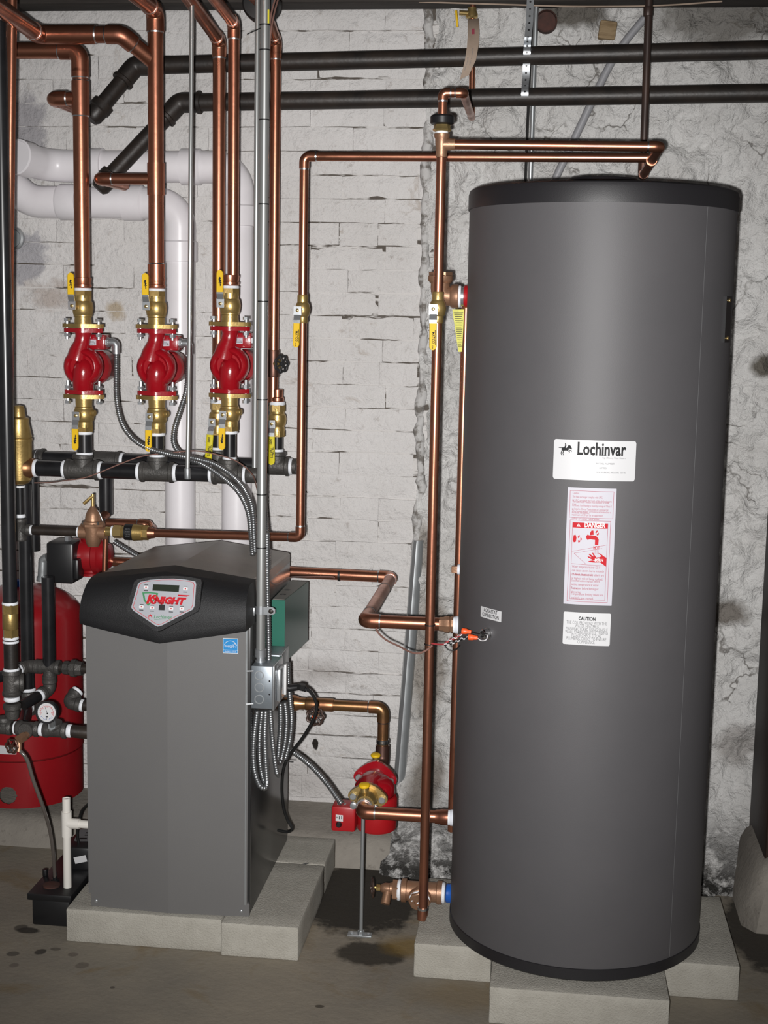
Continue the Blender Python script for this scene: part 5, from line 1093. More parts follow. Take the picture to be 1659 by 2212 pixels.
# ================================================================== OLD BLACK STEEL MAINS
MY, MR = 3.90, .0242
def main(pyr, pyl, bend, end, label, sgn):
    a, b = at(1560, pyr, MY), at(620, pyl, MY); d = (b - a).normalized(); P = thing('steel_main', b, label, 'pipe', 'old black steel mains')
    e = at(*bend); f = at(*end); far = a - d * .35
    MB().cyl(far, e - d * .02, MR, seg=24).build('pipe', 'steel_old', P)
    d2 = (f - e).normalized(); MB().cyl(e + d2 * .02, f, MR * .95, seg=24).build('pipe', 'steel_old', P)
    ironelbow(P, e, -d, d2, MR, .062, 'steel_old')
    MB().lathe(f - d2 * .04, d2, [(0, MR), (.002, MR * 1.28), (.022, MR * 1.3), (.026, MR * 1.15), (.05, MR * 1.1), (.06, MR * .8)], 20).build('end_fitting', 'steel_old', P)
    return P
main(109, 127, (292, 142, 3.90), (205, 247, 3.84), 'upper old black steel main crossing the top of the wall', 1)
main(201, 211, (388, 222, 3.90), (222, 398, 3.82), 'lower old black steel main crossing the wall under the upper one', 1)
# foam sleeve on an overhead pipe
fo = at(560, 4, 3.50); FS = thing('pipe_insulation', fo, 'black foam sleeve end on a copper pipe at the top behind the thick conduit', 'insulation')
MB().lathe(fo, (0, 1, 0), [(0, .018), (.002, .040), (.010, .045), (.05, .045), (.055, .042)], 28).build('foam', 'rubber', FS); MB().cyl(fo + V((0, .05, 0)), fo + V((-.01, -.9, 0)), .0143, seg=18).build('pipe', 'copper', FS)

# ================================================================== FILL LINE
fx = at(649, 1100, 3.50).x; zt_f = zof(fx, 3.50, 338); z_f = zof(fx, 3.50, 1161)
FLn = thing('fill_line', (fx, 3.5, z_f), 'slim copper fill line rising beside the conduit then crossing above the grey tank', 'pipe')
VX = at(952, 400, 3.2).x; eU = at(1425, 317, 3.2); yF = 3.47
plumb(FLn, [(bxp(330), FY, cz), (fx, 3.50, z_f), (fx, 3.50, zt_f), (eU.x - .006, yF, at(1395, 341, yF).z)], .0111)
def matco(x, Y, z, label, splay=0.0, up=1.0):
    P = thing('ball_valve', (x, Y, z - .035), label, 'valve', 'ball valves with yellow levers on slim copper pipes'); r = .0111
    MB().lathe((x, Y, z), (0, 0, 1), [(-.036, r * 1.12), (-.033, r * 1.22), (-.020, r * 1.22), (-.016, r * 1.5), (-.002, r * 1.75), (.012, r * 1.5), (.016, r * 1.22), (.032, r * 1.22), (.035, r * 1.12)], 22).build('body', 'brass', P)
    MB().cyl((x - .004, Y - .012, z - .004), (x - .007, Y - .030, z - .004), .0085, seg=14).build('stem_boss', 'brass', P)
    lever(P, (x - .007, Y - .030, z - .004), -1, .032, .092, 'yellow_vinyl', .0165, [('MATCO', .0085, .32, -.2, .42), ('600WOG 150WSP', .0036, .25, .55, .55), ('1/2 3/4', .0035, .80, -.2, .14)], splay=splay)
    return P
matco(fx, 3.50, zof(fx, 3.5, 667), 'brass ball valve with yellow lever on the slim fill line before the brick wall', -.001)
matco(VX, 3.20, zof(VX, 3.2, 664), 'brass ball valve with yellow lever on the pipe beside the tank shoulder', .001)
# ------------------------------------------------------------------ cold feed along the tank with vacuum breaker
CF = thing('feed_pipe', (VX, 3.2, .2), 'long vertical copper feed pipe left of the grey tank', 'pipe')
ztee = zof(VX, 3.2, 312); zb_f = zof(VX, 3.2, 1968)
MB().cyl((VX, 3.2, zb_f), (VX, 3.2, ztee), .0111, seg=20).build('pipe', 'copper', CF)
q = MB(); q.lathe((VX, 3.2, 0), (0, 0, 1), [(zof(VX, 3.2, 340), .0118), (zof(VX, 3.2, 338), .0128), (zof(VX, 3.2, 322), .0128), (ztee, .0145), (zof(VX, 3.2, 300), .0150), (zof(VX, 3.2, 296), .0172), (zof(VX, 3.2, 289), .0172)], 22); q.lathe((VX, 3.2, ztee), (1, 0, 0), [(0, .0135), (.018, .0135), (.022, .0128), (.030, .0128)], 20); q.build('tee', 'bronze', CF)
MB().sweep([(VX, 3.2, zb_f + .006), (VX - .001, 3.198, zb_f - .008), (VX - .003, 3.194, zb_f - .022)], .0125, 16, rad=[.0128, .0128, .0095]).build('end_cap', 'copper', CF); MB().cyl((VX, 3.2, zb_f + .004), (VX, 3.2, zb_f + .010), .0132, seg=18).build('solder_ring', 'solder', CF)
for py in (1391, 1350): z = zof(VX, 3.2, py); MB().cyl((VX, 3.2, z - .0016), (VX, 3.2, z + .0016), .0122, seg=16).build('cable_tie', 'rubber', CF)
yb = 3.79
UF = thing('feed_branch', (VX, 3.2, ztee), 'copper branch from the feed tee across above the tank and up the wall', 'pipe')
plumb(UF, [(VX + .025, 3.2, ztee), (eU.x, 3.2, eU.z), (eU.x, yb, eU.z - .006)], .0111, er=1.0)
bt = V((eU.x, yb, eU.z - .006)); MB().sweep(fillet([bt + V((0, -.045, .0004)), bt, bt + V((0, 0, .045))], .014), .0128, 18).build('elbow', 'copper_dark', UF); MB().cyl(bt + V((0, 0, .03)), (at(1399, 50, yb).x, yb, 2.50), .0098, seg=16).build('riser', 'pipe_brown', UF)
zz = zof(bt.x, yb, 25); MB().bevcyl((at(1399, 50, yb).x, yb, zz - .012), (at(1399, 50, yb).x, yb, zz + .012), .0125).build('coupling', 'pipe_brown', UF)
jt = V((eU.x, yF, eU.z - .003)); MB().cyl(jt - V((0, .022, 0)), jt + V((0, .022, 0)), .0128, seg=18).build('tee', 'copper', UF)
VB = thing('vacuum_breaker', (VX, 3.2, zof(VX, 3.2, 289)), 'brass union with a black cap ring on top of the feed tee', 'valve')
zv = lambda py: zof(VX, 3.2, py)
tape(VB, (VX, 3.2, zv(287)), (0, 0, 1), .0125, .008); MB().lathe((VX, 3.2, 0), (0, 0, 1), [(zv(284), .019), (zv(280), .021), (zv(276), .0185), (zv(268), .0180)], 8).build('nut', 'brass_bright', VB)
MB().lathe((VX, 3.2, 0), (0, 0, 1), [(zv(270), .022), (zv(267), .027), (zv(253), .027), (zv(249), .024), (zv(248), .012)], 14).build('cap_ring', 'plastic_black', VB)
UVp = thing('feed_inlet', (VX, 3.2, zv(250)), 'copper pipe looping from the black capped union back up the wall', 'pipe')
eA = at(956, 201, 3.2); eA.x = VX; eB = at(1001, 203, 3.2); bk_ = at(1019, 254, 3.965)
plumb(UVp, [(VX, 3.2, zv(252)), (VX, 3.2, eA.z), (eB.x, 3.2, eA.z), tuple(bk_)], .0100, er=.9, sock=.7)
rxr_ = at(1017, 120, 3.965).x; MB().cyl((bk_.x, 3.965, bk_.z - .004), (rxr_, 3.965, 2.52), .0085, seg=16).build('riser', 'copper', UVp)
zdv = zof(rxr_, 3.955, 28); DVv = thing('drain_valve', (rxr_, 3.965, zdv), 'small brass drain valve with a yellow tab at the top of the copper riser', 'valve')
MB().lathe((rxr_, 3.965, zdv - .014), (0, 0, 1), [(0, .012), (.004, .0165), (.012, .0165), (.020, .0125), (.03, .012)], 18).build('body', 'brass_bright', DVv); a_ = V((rxr_, 3.965, zdv))
MB().cyl(a_ + V((-.008, -.006, 0)), a_ + V((-.034, -.012, 0)), .0065, seg=12).build('stem', 'brass_bright', DVv); MB().box(a_ + V((-.040, -.014, -.016)), (.006, .010, .044), Matrix.Rotation(-.12, 4, 'Y'), bev=.002).build('lever', 'yellow_vinyl', DVv)
# paper tag
q = MB(); tp_ = [(1022, 40, 3.93, 12), (1023, 70, 3.90, 12.5), (1021, 100, 3.868, 12.5), (1016, 130, 3.862, 12), (1008, 155, 3.865, 11), (1003, 168, 3.868, 10)]; rows = []
for px, py, Y, hw in tp_:
    k = Y / F_; l_, r_ = at(px - hw, py + (4 if py > 150 else 2), Y), at(px + hw, py - (6 if py > 150 else 0), Y + .004); rows.append((l_, r_))
rings = [[l_, r_, r_ + V((0, .0012, 0)), l_ + V((0, .0012, 0))] for l_, r_ in rows]; q.quadrings(rings)
TG = q.build('paper_tag', 'paper', ang=60); tag(TG, 'buff paper tag hanging in front of the upper steel main', 'tag')
def tagfn(a, b, h):
    t = min(max(b, 0), .999) * (len(rows) - 1); i = int(t); f_ = t - i; l_ = rows[i][0].lerp(rows[i + 1][0], f_); r_ = rows[i][1].lerp(rows[i + 1][1], f_); return l_.lerp(r_, a) + V((0, -.0008 - h, 0))
tx_ = text('Keep as Main', .17, (0, 0)); decal('handwriting', [([(.62 - b * 1.1, .42 + a * .30) for a, b in tx_[0]], tx_[1]), ([(.30 - b * 1.1, .55 + a * .24) for a, b in tx_[0]], tx_[1])], tagfn, 'ink_grey', TG, .0004)
decal('eyelet_stamp', [rect(.35, .14, .6, .22)], tagfn, 'ink_pink', TG, .0004)

# ------------------------------------------------------------------ fittings into the tank's left side
PYt = TY; LXT = TX - TR
zT = zof(LXT - .03, PYt, 640); xT = at(951, 625, PYt).x
RT_ = thing('relief_tee', (xT, PYt, zT), 'large bronze elbow tee at the upper left port of the grey tank', 'pipe fitting')
q = MB(); q.sweep(fillet([(xT, PYt, zof(xT, PYt, 605)), (xT, PYt, zT), (LXT - .022, PYt, zT)], .024, 8), .0225, 22); q.lathe((xT, PYt, zof(xT, PYt, 612)), (0, 0, 1), [(0, .0235), (.006, .0290), (.017, .0290), (.019, .026)], 24); q.lathe((LXT - .040, PYt, zT), (1, 0, 0), [(0, .0235), (.006, .0280), (.018, .0280), (.020, .025)], 24); q.build('body', 'bronze', RT_, ang=45)
z6 = zof(xT, PYt, 600); tape(RT_, (xT, PYt, z6), (0, 0, 1), .0235, .006); MB().hexa((xT, PYt, z6), (xT, PYt, z6 + .013), .0275).build('plug', 'bronze', RT_)
tape(RT_, (LXT - .018, PYt, zT), (1, 0, 0), .023, .007); MB().lathe((LXT - .016, PYt, zT), (1, 0, 0), [(0, .022), (.010, .022)], 24).build('nipple', 'zinc', RT_)
def port_ring(z, m, r, label, L=.012):
    return tag(MB().lathe((LXT - L + .004, PYt, z), (1, 0, 0), [(0, r * .93), (.002, r), (L * .7, r * 1.02), (L, r * 1.1)], 26).build('port_ring', m, TNK))
port_ring(zT, 'red_plastic', .026, '')
sr = PYt + .10; sx = at(1004.5, 760, sr).x
tag(MB().cyl((sx, sr, zof(sx, sr, 1795)), (sx, sr, zT - .02), .0111, seg=16).build('discharge_pipe', 'copper'), 'slim copper discharge pipe hugging the left edge of the tank', 'pipe')
q = MB(); p4 = [at(977, 668, 3.33), at(1003, 668, 3.33), at(998, 760, 3.335), at(990, 760, 3.335)]; q.quadrings([[p for p in p4], [p + V((0, .001, 0)) for p in p4]]); YT = q.build('warning_tag', 'yellow_tag'); tag(YT, 'yellow warning tag hanging under the bronze elbow tee', 'tag')
def ytf(a, b, h): return p4[0].lerp(p4[1], a).lerp(p4[3].lerp(p4[2], a), b) + V((0, -.0004 - h, 0))
decal('tag_print', [rect(.10 + .02 * (k % 3), .06 + k * .05, .92 - .05 * (k % 4), .075 + k * .05) for k in range(17)], ytf, 'ink_black', YT, .0003)
z = zof(LXT - .01, PYt + .03, 1225); pg = thing('tank_plug', (LXT, PYt, z), 'small square bronze plug in the left side of the tank', 'plug')
MB().lathe((LXT - .020, PYt, z), (1, 0, 0), [(0, .0095), (.002, .011), (.016, .011)], 4, ph=PI / 4).build('head', 'bronze', pg); MB().lathe((LXT - .006, PYt, z), (1, 0, 0), [(0, .0115), (.002, .0125), (.008, .013)], 18).build('collar', 'white_ring', pg)
# supply from the boiler to the tank
z1 = at(788, 1341, PYt).z; yB = atz(843, 1247, z1).y; xb = at(788, 1341, PYt).x
SL = thing('supply_line', (xb, yB, z1), 'copper supply pipe from behind the boiler stepping forward to the middle tank port', 'pipe')
plumb(SL, [(xof(yB, z1 + .004, 560), yB, z1 + .004), (xb, yB, z1), (xb, PYt, z1), (LXT - .032, PYt, z1)], .0162, er=1.1)
MB().lathe((LXT - .046, PYt, z1), (1, 0, 0), [(0, .0175), (.010, .0180), (.014, .0205), (.024, .0210), (.026, .0190), (.030, .0215), (.034, .0210)], 8).build('adapter', 'bronze', SL); tape(SL, (LXT - .010, PYt, z1), (1, 0, 0), .0175, .008)
port_ring(z1, 'white_ring', .0215, '')
for px, py, Y in ((733, 1240, yB), ): p = V((xof(yB, z1, 733), yB, z1)); MB().cyl(p - V((.003, 0, 0)), p + V((.003, 0, 0)), .0175, seg=16).build('cable_tie', 'rubber', SL)
for t in (.30, .85): p = V((xb, yB + (PYt - yB) * t, z1)); MB().cyl(p - V((0, .0022, 0)), p + V((0, .0022, 0)), .0172, seg=16).build('cable_tie', 'rubber', SL)
MB().cyl((xof(yB, z1, 600), yB, z1 + .003), (xof(yB, z1, 622), yB, z1 + .003), .0182, seg=18).build('coupling', 'copper', SL)
# return from the tank through the lower pump
ax0 = at(787, 1742, 3.33); LX, LZ = ax0.x, ax0.z; zR = zof(LX, PYt, 1756)
TL = thing('return_line', (LX, PYt, LZ), 'copper return pipe from the lower tank port to the red pump', 'pipe')
plumb(TL, [(LXT - .030, PYt, LZ), (LX, PYt, LZ), (LX, 3.36, LZ)], .0160, er=1.0, sock=.9)
MB().lathe((LXT - .044, PYt, LZ), (1, 0, 0), [(0, .0175), (.012, .0182), (.014, .0195), (.032, .0195)], 22).build('adapter', 'copper', TL); tape(TL, (LXT - .010, PYt, LZ), (1, 0, 0), .017, .009); port_ring(LZ, 'white_ring', .0200, '')
LP = thing('circulator_pump', (LX, 3.47, LZ - .10), 'red circulator pump lying low between boiler and tank with brass flanges', 'pump')
def dia(w, h): return [(w * math.cos(a) * (1 if abs(math.cos(a)) > .5 else 1), h * math.sin(a) * (1 - .42 * abs(math.cos(a)) ** 1.5)) for a in [2 * PI * k / 36 for k in range(36)]]
def flange(P, y, th_, m, w=.050, h=.034, nm='flange'): return MB().prism(dia(w, h), (LX, y, LZ), (1, 0, -.07), (.07, 0, 1), (0, 1, 0), th_).build(nm, m, P, ang=40)
flange(LP, 3.408, .011, 'red_enamel', nm='front_flange'); flange(LP, 3.545, .012, 'red_enamel', .058, .047, 'rear_flange')
q = MB(); q.lathe((LX, 3.41, LZ), (0, 1, 0), [(0, .026), (.02, .029), (.04, .036), (.07, .040), (.10, .036), (.12, .030), (.14, .027)], 28); q.lathe((LX + .008, 3.475, LZ + .012), (0, 0, -1), [(-.018, .03), (-.008, .044), (.004, .052), (.025, .054), (.032, .050)], 32); q.build('volute', 'red_enamel', LP, ang=45)
zm_ = zof(LX + .015, 3.42, 1806); MB().lathe((LX + .014, 3.475, LZ - .02), (0, 0, -1), [(0, .050), (.006, .0535), (LZ - .02 - zm_ - .008, .0535), (LZ - .02 - zm_ - .002, .050), (LZ - .02 - zm_, .040), (LZ - .02 - zm_, 0)], 40, cap=False).build('motor', 'red_plastic', LP)
tb0 = at(716, 1738, 3.40); tb1 = at(760, 1798, 3.40); tbx = MB().lohi((tb0.x, 3.398, tb1.z), (tb1.x + .008, 3.46, tb0.z - .004), bev=.006).build('terminal_box', 'red_plastic', LP)
f_ = planefn(at(733, 1767, 3.3972), (1, 0, -.05), (0, 0, 1), (0, -1, 0)); decal('speed_sticker', [rect(-.0095, -.0085, .0095, .0085)], f_, 'label_white', tbx, .0006); decal('sticker_print', [rect(-.001, -.003, .001, .005), rect(.005, -.002, .007, .006), rect(-.007, -.001, -.005, .003)], f_, 'ink_black', tbx, .0009)
kp = at(732, 1781, 3.398); MB().lathe(kp, (0, -1, 0), [(0, .008), (.004, .0075), (.009, .005), (.009, 0)], 14, cap=False).build('speed_knob', 'plastic_black', tbx); gr_ = at(737, 1741, 3.41); MB().box(gr_ + V((0, .01, .001)), (.022, .014, .002)).build('top_sticker', 'galv', tbx)
for y_, o_, w_ in ((3.36, 0, .037), (3.506, 0, .043)):
    for s_ in (-1, 1):
        b0 = V((LX + s_ * w_, y_ + .030, LZ - s_ * w_ * .07)); q = MB(); q.cyl(b0 - V((0, .004, 0)), b0 + V((0, .045, 0)), .004, seg=8); q.lathe(b0, (0, -1, 0), [(-.004, .0088), (.004, .0088), (.005, .0075), (.005, 0)], 10, cap=False); q.build('bolt', 'galv', LP)
FV = thing('flange_valve', (LX, 3.39, LZ), 'brass flange valve with a yellow cap on the front of the low red pump', 'valve', 'brass flange valves on the low red pump')
flange(FV, 3.395, .011, 'brass', .051, .036); MB().lathe((LX, 3.345, LZ), (0, 1, 0), [(0, .0215), (.012, .022), (.018, .0245), (.030, .026), (.050, .027)], 24).build('neck', 'brass', FV)
MB().cyl((LX - .004, 3.372, LZ + .012), (LX - .006, 3.372, LZ + .037), .010, seg=14).build('stem', 'brass', FV); MB().bevcyl((LX - .006, 3.372, LZ + .035), (LX - .0065, 3.371, LZ + .045), .0145, .3, 16).build('cap', 'yellow_vinyl', FV)
RVv = thing('flange_valve', (LX, 3.56, LZ), 'brass flange valve with a yellow cap behind the low red pump', 'valve', 'brass flange valves on the low red pump')
flange(RVv, 3.5575, .009, 'brass', .056, .044); xR = at(826, 1640, 3.66).x; zrr = LZ + .01
MB().sweep(fillet([(LX, 3.565, LZ), (xR, 3.655, LZ), (xR, 3.66, zof(xR, 3.66, 1610))], .03), .0195, 20).build('body', 'copper_dark', RVv); MB().cyl((LX - .004, 3.60, LZ + .012), (LX - .006, 3.598, LZ + .042), .009, seg=12).build('stem', 'brass', RVv); MB().bevcyl((LX - .006, 3.598, LZ + .042), (LX - .006, 3.597, LZ + .051), .0135, .3, 16).build('cap', 'yellow_vinyl', RVv)
RL = thing('return_pipe', (xR, 3.66, .6), 'brownish copper return pipe from the boiler down to the low red pump', 'pipe')
zh_ = zof(xR, 3.66, 1529); plumb(RL, [(xof(3.66, zh_, 610), 3.66, zh_), (xR, 3.66, zh_), (xR, 3.66, zof(xR, 3.66, 1628))], .0150, 'copper_old')
MB().lathe((xR, 3.66, zof(xR, 3.66, 1606)), (0, 0, 1), [(0, .0175), (.004, .0180), (.010, .0180), (.012, .0165)], 20).build('solder_ring', 'solder', RL)
MB().lathe((xof(3.66, zh_, 622), 3.66, zh_), (1, 0, 0), [(0, .024), (.020, .022), (.034, .0170), (.05, .0165)], 22).build('reducer', 'copper_old', RL)
gvx = xof(3.66, zh_, 690); G2_ = thing('gate_valve', (gvx, 3.66, zh_), 'bronze gate valve with a dark handwheel on the return pipe below the relay box', 'valve')
MB().lathe((gvx, 3.66, zh_), (1, 0, 0), [(-.038, .0172), (-.034, .0182), (-.014, .0175), (.014, .0185), (.036, .0185), (.040, .0172)], 22).build('body', 'copper_old', G2_); sd = V((-.10, -.75, -.42)).normalized(); hc = at(681, 1548, 3.60)
MB().cyl((gvx - .006, 3.655, zh_ - .004), hc + sd * -.006, .010, seg=14).build('bonnet', 'bronze', G2_); handwheel(G2_, hc, (-.1, -1, .1), .0225, 'pipe_brown'); MB().bevcyl(hc + V((0, -.004, 0)), hc + V((-.001, -.011, .001)), .0065, seg=12).build('wheel_nut', 'orange_nut', G2_)
# pipe stand
stx = LX - .002; sty = 3.325; PS = thing('pipe_stand', (stx, sty, 0), 'threaded steel rod stand propping the return pipe on the floor', 'pipe stand')
MB().cyl((stx, sty, .006), (stx, sty, LZ - .016), .0048, seg=12).build('rod', 'galv', PS); MB().lohi((stx - .034, sty - .012, 0), (stx + .028, sty + .012, .005), bev=.0012).build('foot_plate', 'galv', PS); MB().hexa((stx, sty, .005), (stx, sty, .013), .009).build('nut', 'galv', PS)
for s_ in (-.024, .019): MB().cyl((stx + s_, sty, .005), (stx + s_, sty, .008), .004, seg=8).build('screw', 'zinc', PS)
cl = MB(); cl.lathe((LX, 3.322, LZ), (0, 1, 0), [(0, .0165), (0, .0205), (.012, .0205), (.012, .0165)], 28, cap=False); 
for s_ in (-1, 1): cl.bevcyl((LX + s_ * .027, 3.322, LZ - s_ * .002), (LX + s_ * .027, 3.334, LZ - s_ * .002), .009, seg=14)
cl.build('split_ring', 'zinc', PS)
# drain tee at the tank bottom
zD = at(930, 1927, PYt).z; xD = at(909, 1925, PYt).x
DT = thing('drain_tee', (xD, PYt, zD), 'large bronze tee at the bottom port of the grey tank', 'pipe fitting')
q = MB(); q.lathe((at(866, 1920, PYt).x, PYt, zD), (1, 0, 0), [(0, .022), (.003, .0290), (.014, .0290), (.016, .0245), (LXT - .022 - at(866, 1920, PYt).x - .014, .0245), (LXT - .022 - at(866, 1920, PYt).x - .012, .029), (LXT - .022 - at(866, 1920, PYt).x, .029)], 28); pd = V((.0, -1, -.25)).normalized(); q.lathe((xD, PYt, zD), pd, [(0, .024), (.020, .024), (.022, .0285), (.032, .0285), (.034, .026)], 28); q.build('body', 'bronze', DT, ang=40)
pe = V((xD, PYt, zD)) + pd * .033; tape(DT, pe + pd * .002, pd, .0235, .005); pk = MB().lathe(pe + pd * .003, pd, [(0, .0265), (.007, .0265), (.009, .024), (.009, .013), (.004, .012), (.004, 0)], 8, cap=False).build('plug', 'bronze', DT)
for k in (-.010, .004): MB().box(pe + pd * .0128 + V((k + .002, 0, .008 + k * -.4)), (.003, .0012, .028), Matrix.Rotation(.9, 4, 'Y')).build('sealant_streak', 'tape', DT)
tape(DT, (LXT - .019, PYt, zD), (1, 0, 0), .0230, .009); port_ring(zD, 'blue_ring', .0235, '', .016)
lx_ = at(866, 1920, PYt).x; tape(DT, (lx_ - .004, PYt, zD), (1, 0, 0), .0235, .008); MB().hexa((lx_ - .020, PYt, zD), (lx_ - .006, PYt, zD), .0265).build('bushing', 'bronze', DT)
HB = thing('hose_bib', (lx_ - .05, PYt, zD), 'small bronze drain faucet with a dark handwheel on the drain tee', 'faucet')
MB().lathe((lx_ - .052, PYt - .004, zD + .004), (1, 0, 0), [(0, .006), (.004, .010), (.012, .0135), (.024, .0135), (.026, .015), (.030, .015), (.036, .0125)], 18).build('body', 'bronze', HB); MB().cyl((lx_ - .032, PYt - .006, zD), (lx_ - .036, PYt - .026, zD - .028), .0105, .0115, seg=16).build('spout', 'bronze', HB)
MB().hexa((lx_ - .061, PYt - .004, zD + .004), (lx_ - .051, PYt - .004, zD + .004), .0085).build('packing_nut', 'brass_bright', HB); MB().cyl((lx_ - .070, PYt - .004, zD + .004), (lx_ - .060, PYt - .004, zD + .004), .0035, seg=8).build('stem', 'brass', HB); handwheel(HB, (lx_ - .071, PYt - .004, zD + .003), (-1, -.25, 0), .021, 'pipe_brown', lobes=6)

# ------------------------------------------------------------------ sensor wiring on the tank
cable([(812, 1357, 3.27), (818, 1368, 3.265), (835, 1383, 3.25), (862, 1396, 3.23), (885, 1408, 3.20), (905, 1411, 3.185), (922, 1404, 3.182), (934, 1394, 3.182)], .0024, 'cable_brown', 'brown sensor cable drooping below the supply pipe to the feed pipe', 'control_cable')
cable([(933, 1390, 3.18), (948, 1392, 3.16), (960, 1392, 3.14)], .0022, 'wire_red', 'pinkish cable sheath end at the feed pipe beside the tank', 'control_cable')
n1, n2 = at(1008, 1364, 3.06), at(1022, 1377, 3.04)
NA = [(960, 1391), (970, 1383), (980, 1379), (990, 1374), (999, 1368)]; NB = [(960, 1393), (973, 1390), (985, 1386), (998, 1380), (1012, 1377)]
def twist(pts, col1, col2, lab, Y0_, Y1_):
    P = spline([at(x, y, Y0_ + (Y1_ - Y0_) * i / 4) for i, (x, y) in enumerate(pts)], .002); R = thing('twisted_wires', P[0], lab, 'wire')
    for k, cmat in enumerate((col1, col2)): MB().sweep([p + V((0, .002 * math.cos(i * .5 + k * PI), .0022 * math.sin(i * .5 + k * PI))) for i, p in enumerate(P)], .0014, 6).build('wire', cmat, R)
twist(NA, 'wire_red', 'wire_white', 'red and white twisted wires leading to the upper orange connector', 3.13, 3.06); twist(NB, 'wire_white', 'rubber', 'black and white twisted wires leading to the lower orange connector', 3.13, 3.04)
def nut(p, d, lab):
    d = V(d).normalized(); return tag(MB().lathe(p - d * .011, d, [(0, .0062), (.002, .0070), (.010, .0066), (.013, .0052), (.021, .0042), (.022, .002)], 10).build('wire_connector', 'orange_nut'), lab, 'connector', 'orange wire connectors')
nut(n1, (1, -.1, -.05), 'orange wire connector, upper of two beside the chrome tank sensor'); nut(n2, (1, -.1, -.02), 'orange wire connector, lower of two beside the chrome tank sensor')
cable([(1018, 1365, 3.055), (1032, 1369, 3.04), (1046, 1369, 3.03), (1054, 1368, 3.025)], .0013, 'rubber', 'thin black sensor lead into the chrome tank well', 'sensor_lead'); cable([(1031, 1378, 3.04), (1040, 1384, 3.03), (1050, 1382, 3.025), (1054, 1372, 3.02)], .0011, 'wire_white', 'thin pale sensor lead looping into the chrome tank well', 'sensor_lead')
cable([(962, 1396, 3.13), (970, 1404, 3.13), (984, 1404, 3.13), (993, 1394, 3.12)], .0016, 'rubber', 'short black wire loop left of the tank sensor', 'sensor_lead')

# ------------------------------------------------------------------ against the stone wall
q = MB(); a0, a1 = at(903, 1168, WY - .045), at(858, 1742, 3.93); ux2 = V((1, 0, 0)); rings = []
for t in (0, .04, 1): 
    p = a0.lerp(a1, t); w_ = .016 if t < .04 else .0175; rings.append([p + V((-w_, .012, 0)), p + V((-w_ * .75, -.002, 0)), p + V((-w_ * .2, -.008, 0)), p + V((w_ * .4, -.006, 0)), p + V((w_ * .9, .002, 0)), p + V((w_, .014, 0)), p + V((w_ * .6, .012, 0)), p + V((0, -.001, 0))])
q.quadrings(rings); tag(q.build('steel_channel', 'galv'), 'long galvanized steel channel leaning in the corner of the brick wall', 'channel')
x1 = at(1157, 50, 3.985).x; tag(MB().cyl((x1, 3.985, 1.62), (x1, 3.985, 2.5), .0068, seg=16).build('steel_conduit', 'galv'), 'grey steel conduit on the stone wall behind the steel mains', 'conduit')
tag(MB().cyl((x1 - .016, 3.99, 1.62), (x1 - .010, 3.99, 2.5), .004, seg=8).build('wall_cable', 'rubber'), 'thin black cable beside the grey conduit on the stone wall', 'cable')
tag(MB().sweep(spline([at(1392, 40, 3.985), at(1352, 88, 3.985), at(1318, 140, 3.985), at(1288, 200, 3.985), at(1248, 285, 3.985), at(1205, 375, 3.985), at(1180, 430, 3.985)], .03), .0108, 12).build('plastic_hose', 'hose_grey'), 'grey plastic hose running diagonally across the stone wall', 'hose')
# perforated hanger strap round both mains
HS = thing('hanger_strap', at(1138, 30, 3.87), 'bright perforated steel strap holding the two steel mains', 'strap')
up_, lo_ = at(1136, 114, MY), at(1136, 203, MY); sxx = at(1137, 150, 3.87).x; R_ = MR + .002
prof = [(MY - .018, 2.52, .006), (MY - .026, up_.z + .075, .004), (MY - .034, up_.z + .035, .002)]
for k in range(7): a = math.radians(60 - k * 20); prof.append((MY - R_ * math.cos(a) , up_.z + R_ * math.sin(a), 0))
prof += [(MY - .008, (up_.z + lo_.z) / 2 + .01, -.001), (MY - .010, (up_.z + lo_.z) / 2 - .012, -.001)]
for k in range(7): a = math.radians(60 - k * 20); prof.append((MY - R_ * math.cos(a), lo_.z + R_ * math.sin(a), -.002))
q = MB(); q.quadrings([[V((sxx + dx - .0095, y, z)), V((sxx + dx + .0095, y, z)), V((sxx + dx + .0095, y + .0012, z + .0004)), V((sxx + dx - .0095, y + .0012, z + .0004))] for y, z, dx in prof]); q.build('band', 'zinc', HS, ang=60)
P_ = [V((sxx + dx, y - .0003, z)) for y, z, dx in prof]; tot = 0; nxt = .02
for a, b in zip(P_, P_[1:]):
    L = (b - a).length
    while nxt < tot + L:
        p = a.lerp(b, (nxt - tot) / L); dd = (b - a).normalized(); nn = V((1, 0, 0)).cross(dd).normalized(); nn = nn if nn.y < 0 else -nn
        MB().lathe(p + nn * .0001, nn, [(0, .0028), (.0004, .0028), (.0004, 0)], 10, cap=False).build('hole', 'plastic_black', HS); nxt += .0185
    tot += L
rs = at(1180, 45, WY - .062); tag(MB().lathe(rs + V((0, .03, 0)), (0, -1, 0), [(0, .030), (.03, .030), (.032, .027), (.020, .026), (.020, 0)], 20, cap=False).build('pipe_sleeve', 'rust'), 'rusty cut off pipe end in the stone wall at the top', 'pipe sleeve')
wb = at(1312, 68, WY - .025); tag(MB().box(wb, (.048, .05, .05), Matrix.Rotation(.12, 4, 'Y'), bev=.006).build('wood_block', 'wood_old'), 'old wood block set in the stone wall behind the upper main', 'wood block')
cable([(905, 4, 3.93), (1100, 10, 3.92), (1250, 14, 3.92), (1420, 12, 3.92), (1560, 3, 3.92)], .0022, 'paper', 'thin buff wire strung under the joist at the top right', 'wire')

